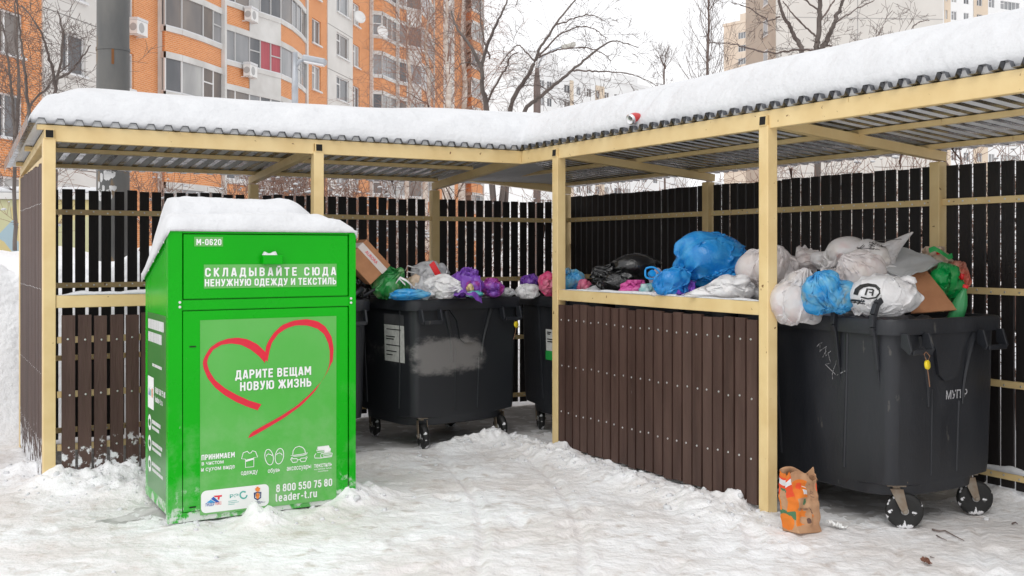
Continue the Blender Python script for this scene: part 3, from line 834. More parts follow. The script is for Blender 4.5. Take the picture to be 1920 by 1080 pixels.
# ------------------------------------------------------------------ snow on the roof
def roof_snow():
    s = .028
    us = np.arange(-.17, CX + W2 + OB + .02, s); vs_ = np.arange(YE, W1 + OB + .02, s)
    U, V = np.meshgrid(us, vs_)
    e0, e1 = -.135, CX + W2 + OB - .01
    f0, f1 = -OV + .012, W1 + OB - .01
    g0 = CX - OV + .012
    inL = np.minimum(np.minimum(U - e0, e1 - U), np.minimum(V - f0, f1 - V))            # left wing rectangle
    inR = np.minimum(np.minimum(U - g0, e1 - U), f1 - V)                                 # right wing rectangle
    d = np.maximum(inL, inR)
    # inner corner: distance to both eaves blends
    p = np.stack([U, V, np.zeros_like(U)], -1)
    d = d + .018 * fbm(p * 5, 3, 40) * smooth(.0, .1, d) * (1 - smooth(.2, .4, d))
    T = .39 + .085 * smooth(1.5, 4.4, U) + .025 * fbm(p * .9, 2, 44)
    R = .68
    x = np.clip(d / R, 0, 1)
    h = T * np.clip(1 - (1 - x) ** 2.2, 0, 1) ** .66
    ripple = fbm(p * np.array([4.5, 8.0, 1]) + fbm(p * 3, 2, 47)[..., None] * .7, 4, 45)
    h = h + (.042 * ripple + .028 * ridged(p * 6.0, 3, 46)) * smooth(.02, .2, d) * (.03 + .97 * (1 - smooth(.12, .42, d)))
    zr = np.where(U > g0, np.minimum(ZF + zs + SR * (U - CX), 9), 9)
    zl = ZF + zs + SG * V
    z0 = np.where(U < g0, zl, np.where(V < 0, zr, np.maximum(np.minimum(zl, zr), np.minimum(zl, zr))))
    # dents: furrow behind the can and a scuffed patch beside it
    cu, cv = CAN
    h = h - .055 * np.exp(-(((U - cu - .20) * .9 + (V - cv + .01) * .35) / .17) ** 2 - ((V - cv + .075 + .25 * (U - cu - .2)) / .03) ** 2)
    h = h - .035 * np.exp(-((U - cu - .33) / .1) ** 2 - ((V - cv + .42) / .2) ** 2)
    h = h - .02 * np.exp(-((U - cu - .05) / .2) ** 2 - ((V - cv + .30 + .8 * (U - cu)) / .04) ** 2)
    top = z0 + np.maximum(h, .004)
    ok = d > 0
    ny, nx = U.shape
    ids = -np.ones(U.shape, dtype=int)
    cell = ok[:-1, :-1] & ok[1:, :-1] & ok[:-1, 1:] & ok[1:, 1:]
    use = np.zeros(U.shape, bool)
    use[:-1, :-1] |= cell; use[1:, :-1] |= cell; use[:-1, 1:] |= cell; use[1:, 1:] |= cell
    ids[use] = np.arange(use.sum()); n = use.sum()
    vt = np.stack([U[use], V[use], top[use]], -1); vb = np.stack([U[use], V[use], z0[use] + .003], -1)
    cj, ci = np.nonzero(cell)
    q = np.stack([ids[cj, ci], ids[cj, ci + 1], ids[cj + 1, ci + 1], ids[cj + 1, ci]], -1)
    fs = [q, q[:, ::-1] + n]
    pad = np.pad(cell, 1)
    for dj, di, a, b in ((-1, 0, 0, 1), (0, 1, 1, 2), (1, 0, 2, 3), (0, -1, 3, 0)):
        edge = cell & ~pad[1 + dj:1 + dj + cell.shape[0], 1 + di:1 + di + cell.shape[1]]
        ej, ei = np.nonzero(edge)
        qq = np.stack([ids[ej, ei], ids[ej, ei + 1], ids[ej + 1, ei + 1], ids[ej + 1, ei]], -1)
        fs.append(np.stack([qq[:, b], qq[:, a], qq[:, a] + n, qq[:, b] + n], -1))
    o = np_mesh('roof_snow', np.concatenate([vt, vb]), np.concatenate(fs), SNOW)
    o.location = P0; o.rotation_euler = (0, 0, RZ)
    tag(o, 'thick rounded snow slab lying on the corrugated shelter roof', 'snow')
    def top_at(u, v):
        j = int(round((v - vs_[0]) / s)); i = int(round((u - us[0]) / s))
        return float(top[j, i])
    return top_at
CAN = (CX - .012, -1.62)
# place of the can in plan, found from its position in front of the roof edge
roof_top = roof_snow()

# snow lying on the sill beams
def snow_strip(name, label, pts_fn, n, half, hgt, seed, loc=P0, rz=RZ):
    vs, fs = [], []
    K = 9
    for i in range(n + 1):
        t = i / n
        c, side, wv = pts_fn(t)
        q = fbm(np.array([[t * 14, seed, 0.]]), 3, seed)[0]
        hh = max(hgt * (.75 + .9 * q), .004) * min(1, 8 * t + .15, 8 * (1 - t) + .15)
        for k in range(K):
            a = -1 + 2 * k / (K - 1)
            vs.append(Vector(c) + Vector(side) * (a * half * (1 + .12 * q)) + Vector((0, 0, hh * math.sqrt(max(0, 1 - a * a)))))
    for i in range(n):
        for k in range(K - 1):
            fs.append((i * K + k, i * K + k + 1, (i + 1) * K + k + 1, (i + 1) * K + k))
        fs.append((i * K, (i + 1) * K, (i + 1) * K + K - 1, i * K + K - 1))
    o = MB().add(vs, fs).build(name, SNOW, None, True)
    o.location = loc; o.rotation_euler = (0, 0, rz)
    return tag(o, label, 'snow')
snow_strip('sill_snow', 'narrow strip of snow lying on the sill beam left of the green bin', lambda t: ((.05 + 1.78 * t, 0, 1.3045), (0, 1, 0), 0), 60, .032, .032, 5)
snow_strip('sill_snow', 'thin snow lying on the sill beam above the brown boards beside the hanging white bag', lambda t: ((CX, -.63 - 2.27 * t, 1.2975), (1, 0, 0), 0), 80, .032, .018, 9)
snow_strip('rail_snow', 'patchy snow lying on the lowest fence rail at the far right', lambda t: ((CX + W2 - .001, -2.95 - 1.6 * t, .1925), (1, 0, 0), 0), 70, .016, .035, 15)
# ------------------------------------------------------------------ green clothes donation bin
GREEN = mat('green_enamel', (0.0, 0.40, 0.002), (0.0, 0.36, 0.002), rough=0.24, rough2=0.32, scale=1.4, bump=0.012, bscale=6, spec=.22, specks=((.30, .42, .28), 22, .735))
FILM = mat('poster_film', (0.06, 0.41, 0.04), (0.10, 0.43, 0.075), rough=0.34, rough2=.5, scale=2.2, specks=((.03, .16, .03), 40, .73))
FILM2 = mat('label_film', (0.10, 0.42, 0.075), (0.13, 0.43, 0.10), rough=0.4, scale=6)
SFILM = mat('side_film', (0.03, 0.19, 0.03), (0.05, 0.22, 0.045), rough=0.3, scale=3)
RED = mat('red_print', (0.68, 0.004, 0.028), (0.62, 0.01, 0.035), rough=0.4)
add_splash_sheen(GREEN, .0, .95, (.30, .46, .27), .75, 5, .44, .72); add_splash_sheen(GREEN, .03, .30, (.62, .66, .62), 1.0, 13, .50, .58)  # salt splash; the broad pale one also paints in light reflected off snow
add_splash_sheen(FILM, .0, 1.0, (.30, .50, .26), .7, 5, .42, .74)  # pale splash that also stands in for snow reflected low on the poster
DKSEAM = mat('dark_seam', (0.004, 0.02, 0.004), rough=0.9)
BLUEP = mat('blue_print', (0.02, 0.10, 0.42), rough=0.5); LBLUEP = mat('light_blue_print', (0.05, 0.33, 0.65), rough=0.5)
NAVYP = mat('navy_print', (0.015, 0.03, 0.16), rough=0.5)
REDP = mat('logo_red_print', (0.72, 0.03, 0.06), rough=0.5); TEALP = mat('teal_print', (0.08, 0.42, 0.36), rough=0.5); ORANGEP = mat('orange_print', (0.85, 0.25, 0.04), rough=0.5)

GW, GD, GH, GHB = 1.155, .74, 1.72, 1.44
gbin = empty('clothes_bin', (GB.x, GB.y, 0), RZ)
tag(gbin, 'bright green metal clothes donation bin with red heart, capped with snow', 'donation bin')
def fx(px):                                   # measured column of the photograph -> metres along the front face
    u = (px - 960) / F
    return (-GB.x + GB.y * u) / (CA - SA * u)
def fz(px, py): return CAMZ - (py - HOR) / F * (GB.y + SA * fx(px))
def fp(px, py): return (fx(px), fz(px, py))
FA, FU = (1, 0, 0), (0, 0, 1)

mb = MB()
prof = [(.03, .05), (GD, .05), (GD, GHB), (.03, GH - .012)]
mb.prism(prof, (0, 1, 0), (0, 0, 1), (.012, 0, 0), (GW - .024, 0, 0))
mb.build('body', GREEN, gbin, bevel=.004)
fr = MB()
pwl = fx(343) ; pwr = fx(653)
fr.box(0, pwl - .004, -.0, .06, .02, GH)                       # left corner post
fr.box(pwr + .006, GW, -.0, .06, .02, GH)                      # right corner post
zc0, zc1 = fz(345, 582), fz(345, 563)
fr.box(pwl - .0035, pwr + .0055, .004, .05, zc0, zc1)
fr.box(pwl - .0035, pwr + .0055, .004, .05, GH - .012, GH - .0005)
fr.box(pwl - .0035, pwr + .0055, .004, .05, .02, .075)
# flange along the sloping side edges
for x0, x1 in ((-.006, .014), (GW - .014, GW + .006)):
    fr.prism([(.0605, GH - .035), (GD + .004, GHB - .02), (GD + .004, GHB + .012), (.0605, GH - .006)], (0, 1, 0), (0, 0, 1), (x0, 0, 0), (x1 - x0, 0, 0))
for x in (pwl - .018, pwr + .018):
    for z in (zc0 + .02, zc1 - .012):
        fr.lathe([(.0001, .006), (.008, .005), (.0095, 0)], (x, -.0005, z), (0, -1, 0), 10, 1)
for k in range(5):
    fr.lathe([(.0001, .004), (.006, .003), (.007, 0)], (-.0065, .08 + .15 * k, GH - .035 - (GH - GHB) * (.08 + .15 * k) / GD), (-1, 0, 0), 8, 1)
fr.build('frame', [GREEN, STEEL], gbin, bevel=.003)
# upper hatch with its handle
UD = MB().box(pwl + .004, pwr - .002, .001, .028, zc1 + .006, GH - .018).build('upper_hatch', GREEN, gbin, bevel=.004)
hx = fx(508); hz = fz(508, 487)
h = MB().box(hx - .062, hx + .062, -.05, .0005, hz - .028, hz + .028).build('handle', GREEN, UD, bevel=.006)
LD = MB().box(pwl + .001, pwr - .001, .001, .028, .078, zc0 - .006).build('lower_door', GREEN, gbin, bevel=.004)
mb = MB()
for py in (612, 925 - 12): mb.box(fx(361) - .018, fx(361) + .02, -.0012, .0005, fz(361, py + 38) - .004, fz(361, py + 38) + .004)
mb.build('lock_slot', DKSEAM, LD)

# stickers of the upper hatch
Y1, Y2, Y3, Y4 = -.0015, -.0030, -.0045, -.0060
def rect_px(mb, x0, x1, ya, yb, y, m=0):
    a, b = fx(x0), fx(x1); z0, z1 = fz(x0, yb), fz(x0, ya)
    mb.add([(a, y, z0), (b, y, z0), (b, y, z1), (a, y, z1)], [(0, 1, 2, 3)], m)
def text_px(mb, s, x0, x1, base, top, y, m=0, slant=0):
    a, b = fx(x0), fx(x1); z0, z1 = fz(x0, base), fz(x0, top)
    add_text(mb, s, a, b, z0, z1 - z0, (0, y, 0), FA, FU, m, slant)
def bold_px(mb, s, x0, x1, base, top, y, wt=.17, gap=.10):
    a, b = fx(x0), fx(x1); z0, z1 = fz(x0, base), fz(x0, top)
    add_bold(mb, s, a, b, z0, z1 - z0, (0, y, 0), FA, FU, (0, -1, 0), 0, wt, gap)
def sticker(name, quad, txts, parent):
    s = MB()
    rect_px(s, *quad, Y1)
    so = s.build(name, FILM2, parent)
    t = MB()
    for a in txts: bold_px(t, *a[:5], Y2, *a[5:])
    t.build('lettering', WHITEP, so)
sticker('number_sticker', (364, 418, 444, 462), [('М-0620', 368, 415, 459.5, 448)], UD)
sticker('sticker', (382, 631, 496, 541), [('СКЛАДЫВАЙТЕ СЮДА', 384, 630, 518.7, 502.5, .17, .24), ('НЕНУЖНУЮ ОДЕЖДУ И ТЕКСТИЛЬ', 383.5, 630, 537, 523.5)], UD)

# big poster on the lower door
pm = MB(); rect_px(pm, 375, 630.5, 600.5, 966.5, Y1)
poster = pm.build('poster', FILM, LD)
c2 = lambda x, y: (250 + x / 3.2727, 350 + y / 3.2727)
c3 = lambda x, y: (250 + x / 3.2727, 680 + y / 3.2727)
L_out = [c3(*p) for p in ((762, 292), (700, 271), (630, 241), (560, 200), (500, 152), (455, 95), (430, 35), (425, 0))] + [c2(*p) for p in ((429, 1062), (441, 1035), (470, 988), (520, 953), (580, 932), (640, 926), (700, 936), (760, 966), (806, 1010), (822, 1035))]
L_in = [c3(*p) for p in ((785, 255), (710, 232), (630, 195), (560, 155), (500, 105), (465, 50), (452, 5))] + [c2(*p) for p in ((455, 1060), (463, 1040), (490, 1000), (540, 970), (600, 962), (660, 970), (720, 1000), (770, 1040), (806, 1081))]
R_out = [c2(*p) for p in ((806, 1055), (812, 985), (826, 950), (860, 898), (910, 850), (980, 822), (1060, 812), (1130, 825), (1180, 860), (1215, 920), (1228, 990), (1222, 1080))] + [c3(*p) for p in ((1211, 10), (1190, 55), (1150, 120), (1080, 195), (1000, 265), (900, 330), (800, 385), (720, 430), (703, 463))]
R_in = [c2(*p) for p in ((822, 1075), (834, 1010), (850, 955), (890, 902), (940, 868), (1000, 850), (1070, 852), (1130, 872), (1170, 905), (1195, 960), (1205, 1010), (1204, 1076))] + [c3(*p) for p in ((1197, 30), (1170, 90), (1110, 180), (1030, 262), (930, 335), (830, 395), (735, 450), (703, 463))]
def resample(P, n):
    P = np.array(P, float); s = np.concatenate([[0], np.cumsum(np.hypot(*np.diff(P, axis=0).T))]); t = np.linspace(0, s[-1], n)
    return list(zip(np.interp(t, s, P[:, 0]), np.interp(t, s, P[:, 1])))
hm = MB()
for A, B, e in ((L_out, L_in, 0), (R_out, R_in, .0003)):
    A, B = [[(a, Y2 - e, z) for a, z in (fp(*q) for q in resample(P, 60))] for P in (A, B)]
    hm.add(A + B, [(i, i + 1, 61 + i, 60 + i) for i in range(59)])
ho = hm.build('heart', RED, poster)
t = MB()
bold_px(t, 'ДАРИТЕ ВЕЩАМ', 441, 583, 711, 694.5, Y3)
bold_px(t, 'НОВУЮ ЖИЗНЬ', 449.5, 583, 733, 716.5, Y3)
bold_px(t, 'ПРИНИМАЕМ', 377.5, 440, 863, 853, Y2)
text_px(t, 'в чистом', 378, 419, 872.5, 865, Y2)
text_px(t, 'и сухом виде', 377, 440, 884, 876, Y2)
text_px(t, 'одежду', 451.5, 483, 890.5, 882, Y2)
text_px(t, 'обувь', 502, 525, 886.5, 878.5, Y2)
text_px(t, 'аксессуары', 537.5, 583, 882.5, 873.5, Y2)
text_px(t, 'текстиль', 588.5, 622.5, 877, 868.5, Y2)
text_px(t, 'постельное бельё,', 589, 621.5, 881.5, 878.8, Y2)
text_px(t, 'полотенца', 596, 615, 885, 882.4, Y2)
bold_px(t, '8 800 550 75 80', 517.5, 622.5, 923, 908.5, Y2)
bold_px(t, 'leader-t.ru', 516.5, 594, 941, 926.5, Y2)
t.build('lettering', WHITEP, poster)

# pictograms, traced on a 1920-wide enlargement of the strip (7.11 x)
ic = MB()
def s3(x, y): return (370 + x / 7.111, 820 + y / 7.111)
def stroke(p, w=1.3, closed=False, m=0): ribbon(ic, [fp(*s3(*q)) for q in p], w / F * 6.5, (0, Y2, 0), FA, FU, m, closed)
stroke([(665, 185), (610, 205), (588, 285), (640, 290), (640, 400), (750, 390), (752, 268), (802, 262), (775, 190), (733, 178), (715, 205), (690, 212)], 1.3, True)
ic.add([(a, Y2, z) for a, z in (fp(*s3(*q)) for q in ((640, 300), (750, 270), (750, 295), (640, 328)))], [(0, 3, 2, 1)])
def ell(cx, cy, rx, ry, tilt=0, n=20):
    o = []
    for k in range(n):
        a = 2 * math.pi * k / n
        x, y = rx * math.cos(a), ry * math.sin(a) * (1)
        o.append((cx + x + tilt * y, cy + y))
    return o
stroke(ell(955, 263, 56, 104, .12), 1.3, True); stroke(ell(1092, 250, 56, 104, -.12), 1.3, True)
stroke([(918, 255), (925, 232), (945, 222), (945, 205), (945, 222), (975, 228), (998, 245)]); stroke([(1053, 235), (1065, 215), (1093, 208), (1093, 192), (1093, 208), (1118, 218), (1130, 238)])
stroke([(1270, 232), (1275, 180), (1305, 135), (1355, 118), (1400, 132), (1430, 165), (1440, 212)])
stroke([(1240, 243), (1300, 237), (1400, 222), (1468, 205), (1450, 225), (1400, 240), (1300, 252)], 1.2, True)
stroke([(1240, 300), (1262, 285), (1325, 282), (1335, 300), (1325, 328), (1270, 335), (1256, 310)], 1.3, True)
stroke([(1370, 290), (1380, 278), (1440, 272), (1450, 292), (1438, 318), (1385, 325), (1372, 308)], 1.3, True)
stroke([(1335, 300), (1370, 292)]); stroke([(1240, 300), (1256, 268), (1270, 272)]); stroke([(1450, 285), (1465, 262), (1445, 258)])
stroke([(1600, 128), (1750, 110), (1758, 140), (1775, 150), (1770, 190), (1690, 200), (1690, 170), (1585, 175), (1600, 150)], 1.2, True)
ic.add([(a, Y2, z) for a, z in (fp(*s3(*q)) for q in ((1605, 130), (1750, 112), (1757, 145), (1772, 155), (1765, 185), (1700, 195), (1690, 165), (1605, 168)))], [tuple(range(7, -1, -1))])
stroke([(1585, 172), (1690, 165), (1695, 190), (1600, 200)], 1.2, True)
stroke([(1580, 215), (1560, 245), (1565, 275), (1640, 275), (1790, 255), (1797, 210), (1770, 205), (1650, 215), (1640, 245), (1650, 268)], 1.3, False)
stroke([(1670, 235), (1780, 220), (1790, 240), (1680, 255)], 1.2, True)
ic.build('pictogram', WHITEP, poster)

# white panel with three logos (2nd enlargement, 7.11 x, from row 880)
def s2(x, y): return fp(370 + x / 7.111, 880 + y / 7.111)
lp = MB()
quad = [s2(48, 590), s2(950, 490), s2(952, 190), s2(50, 272)]
x0, z0 = quad[0][0], quad[0][1]; x1, z1 = quad[2][0], quad[2][1]
r = .03
pp = []
for cx_, cz_, a0 in ((x1 - r, z1 - r, 0), (x0 + r, z1 - r, 90), (x0 + r, z0 + r, 180), (x1 - r, z0 + r, 270)):
    for k in range(7):
        a = math.radians(a0 + 15 * k); pp.append((cx_ + r * math.cos(a), Y2, cz_ + r * math.sin(a)))
lp.add(pp, [tuple(range(len(pp)))]).build('logo_panel', WHITEP, poster)
lg = MB()
def poly2(p, m): lg.add([(a, Y3, z) for a, z in (s2(*q) for q in p)], [tuple(range(len(p)))], m)
poly2([(120, 445), (175, 402), (245, 442)], 2); poly2([(180, 395), (213, 362), (293, 432), (258, 442)], 0)
poly2([(215, 352), (325, 340), (325, 362), (298, 365), (290, 405), (268, 400), (270, 368), (232, 370)], 1)
def t2(s, xa, xb, yb, yt, m, sl=0):
    a, zb_ = s2(xa, yb); b, _ = s2(xb, yb); _, zt = s2(xa, yt)
    add_text(lg, s, a, b, zb_, zt - zb_, (0, Y3, 0), FA, FU, m, sl)
t2('ЛИДЕР', 108, 230, 492, 452, 0, -.15); t2('ТЕКС', 232, 320, 475, 438, 1)
t2('РЭ', 430, 548, 382, 335, 3)
ring = [s2(*q) for q in ell(613, 340, 45, 45, 0, 28)]
ribbon(lg, ring[:25], .0085, (0, Y3, 0), FA, FU, 3)
for k, (xa, xb) in enumerate(((410, 525), (410, 553), (410, 495))):
    a, zz = s2(xa, 425 + 22 * k); b, _ = s2(xb, 425 + 22 * k)
    ribbon(lg, [(a, zz), (b, zz)], .0026, (0, Y3, 0), FA, FU, 3)
poly2([(750, 310), (800, 298), (850, 300), (848, 375), (800, 415), (755, 385)], 4)
poly2([(765, 318), (800, 308), (838, 310), (836, 365), (800, 398), (768, 375)], 6)
lg2 = MB()
for (cx_, cy_, rx, ry) in ((800, 352, 20, 44), (785, 345, 10, 16), (818, 340, 10, 16), (800, 270, 30, 26), (800, 240, 16, 12), (776, 258, 9, 9), (826, 252, 9, 9)):
    e = [s2(*q) for q in ell(cx_, cy_, rx, ry, 0, 14)]
    lg2.add([(a, Y4, z) for a, z in e], [tuple(range(13, -1, -1))])
for k, (xa, xb) in enumerate(((765, 830), (730, 868), (705, 903), (695, 845))):
    a, zz = s2(xa, 430 + 13 * k); b, _ = s2(xb, 430 + 13 * k)
    ribbon(lg, [(a, zz), (b, zz)], .002, (0, Y3, 0), FA, FU, 4)
lg.build('logo', [BLUEP, REDP, LBLUEP, TEALP, NAVYP, ORANGEP, WHITEP], poster)
lg2.build('emblem', ORANGEP, poster)

# left side: long sticker with a logo, phone number and three round pictograms
SX1, SX2, SX3 = .0105, .0090, .0075
sm = MB(); sm.add([(SX1, .10, .12), (SX1, .66, .12), (SX1, .66, 1.22), (SX1, .10, 1.22)], [(0, 3, 2, 1)])
ss = sm.build('side_sticker', SFILM, gbin)
st = MB()
SY = (0, -1, 0)
def sside(s, a0, a1, base, cap, m=0): add_text(st, s, a0, a1, base, cap, (SX2, .66, 0), SY, FU, m)
def bars(a0, a1, z, hgt, seed):
    r = random.Random(seed); a = a0
    while a < a1:
        w = r.uniform(.008, .02)
        ribbon(st, [(a, z), (min(a + w, a1), z)], hgt, (SX2, .66, 0), SY, FU); a += w + .006
for i, (z, a1, hh) in enumerate(((1.15, .50, .06), (1.07, .44, .06), (.90, .44, .018))): bars(.03 if i < 2 else .16, a1, z, hh, i)
add_bold(st, '8 800 550 75 80', .24, .54, .735, .035, (SX2, .66, 0), SY, FU, (-1, 0, 0)); add_bold(st, 'leader-t.ru', .24, .46, .68, .035, (SX2, .66, 0), SY, FU, (-1, 0, 0))
st.add([(SX2, .66 - a, z) for a, z in ((.02, .62), (.20, .62), (.20, .82), (.02, .82))], [(0, 1, 2, 3)])
for i, z in enumerate((.53, .40, .27)):
    st.add([(SX2, .66 - .075 - .05 * math.cos(2 * math.pi * k / 20), z + .05 * math.sin(2 * math.pi * k / 20)) for k in range(20)], [tuple(range(20))])
    st.add([(SX3, .66 - .075 - .03 * math.cos(2 * math.pi * k / 12), z + .022 * math.sin(2 * math.pi * k / 12)) for k in range(12)], [tuple(range(12))], 1)
    bars(.15, .40 + .05 * (i == 1), z + .016, .024, 20 + i); bars(.15, .36 + .06 * i, z - .02, .02, 30 + i)
st.add([(SX3, .66 - a, z) for a, z in ((.045, .70), (.08, .70), (.0625, .75))], [(0, 1, 2)], 2)
st.add([(SX3, .66 - a, z) for a, z in ((.10, .70), (.125, .70), (.125, .74), (.10, .74))], [(0, 1, 2, 3)], 3)
st.add([(SX3, .66 - a, z) for a, z in ((.145, .695), (.17, .695), (.17, .75), (.145, .75))], [(0, 1, 2, 3)], 4)
st.build('side_lettering', [WHITEP, SFILM, BLUEP, TEALP, ORANGEP], ss)

# snow cap of the bin
def bin_snow():
    s = .018
    xs = np.arange(-.008, GW + .02, s); ys = np.arange(-.012, GD + .05, s)
    X, Y = np.meshgrid(xs, ys)
    p = np.stack([X, Y, np.zeros_like(X)], -1)
    base = np.where(Y < GD, GH + .0 - (GH - GHB) * np.clip(Y, 0, GD) / GD, GHB)
    d = np.minimum(np.minimum(X - xs[0], xs[-1] - X), np.minimum(Y - ys[0], ys[-1] - Y))
    prof = np.interp(Y, [-.02, .03, .12, .24, .30, .38, .48, .60, .72, .88], [1.755, 1.80, 1.828, 1.84, 1.865, 1.915, 1.938, 1.93, 1.84, 1.58])
    k = smooth(.20, .32, Y)
    prof = prof - k * (.155 * smooth(.84, 1.13, X)) - k * .03 * smooth(.14, -.03, X)
    prof = prof - (1 - k) * (.05 * smooth(.95, 1.17, X) + .015 * smooth(.12, 0, X))
    wl = smooth(.13, -.01, X) * k
    prof = prof * (1 - wl) + (base + .065) * wl
    prof = prof + .022 * fbm(p * 3.5, 3, 71) + .012 * ridged(p * 8, 3, 72) - .045 * np.exp(-((Y - .265) / .028) ** 2)
    edge = np.sqrt(np.clip(1 - (1 - np.clip(d / .07, 0, 1)) ** 2, 0, 1))
    top = base + .012 + np.maximum(prof - base - .012, .01) * (.18 + .82 * edge)
    bot = base + .002 - .035 * (1 - np.clip(d / .02, 0, 1)) * ((X < 0) | (X > GW))
    ny, nx = X.shape; n = nx * ny
    ids = np.arange(n).reshape(ny, nx)
    q = np.stack([ids[:-1, :-1], ids[:-1, 1:], ids[1:, 1:], ids[1:, :-1]], -1).reshape(-1, 4)
    fs = [q, q[:, ::-1] + n]
    for a, b in ((ids[0, :-1], ids[0, 1:]), (ids[1:, 0], ids[:-1, 0]), (ids[-1, 1:], ids[-1, :-1]), (ids[:-1, -1], ids[1:, -1])):
        fs.append(np.stack([b, a, a + n, b + n], -1))
    V = np.concatenate([np.stack([X.ravel(), Y.ravel(), top.ravel()], -1), np.stack([X.ravel(), Y.ravel(), bot.ravel()], -1)])
    o = np_mesh('heaped_snow', V, np.concatenate(fs), SNOW)
    o.location = gbin.location; o.rotation_euler = (0, 0, RZ)
    tag(o, 'plump layered cap of snow on top of the green clothes bin', 'snow')
bin_snow()
o = MB().add([(hx + a * .06, -.025 + b * .022, hz + .0285 + (.016 if (abs(a) < .9 and abs(b) < .9) else 0) * (1 + .4 * math.sin(a * 5)) * (a < .35)) for b in (-1, -.5, .5, 1) for a in np.linspace(-1, .5, 9)],
         [(j * 9 + i, j * 9 + i + 1, (j + 1) * 9 + i + 1, (j + 1) * 9 + i) for j in range(3) for i in range(8)]).build('snow_dab', SNOW, None, True)
o.location = gbin.location; o.rotation_euler = (0, 0, RZ)
tag(o, 'little dab of snow on the hatch handle of the green bin', 'snow')

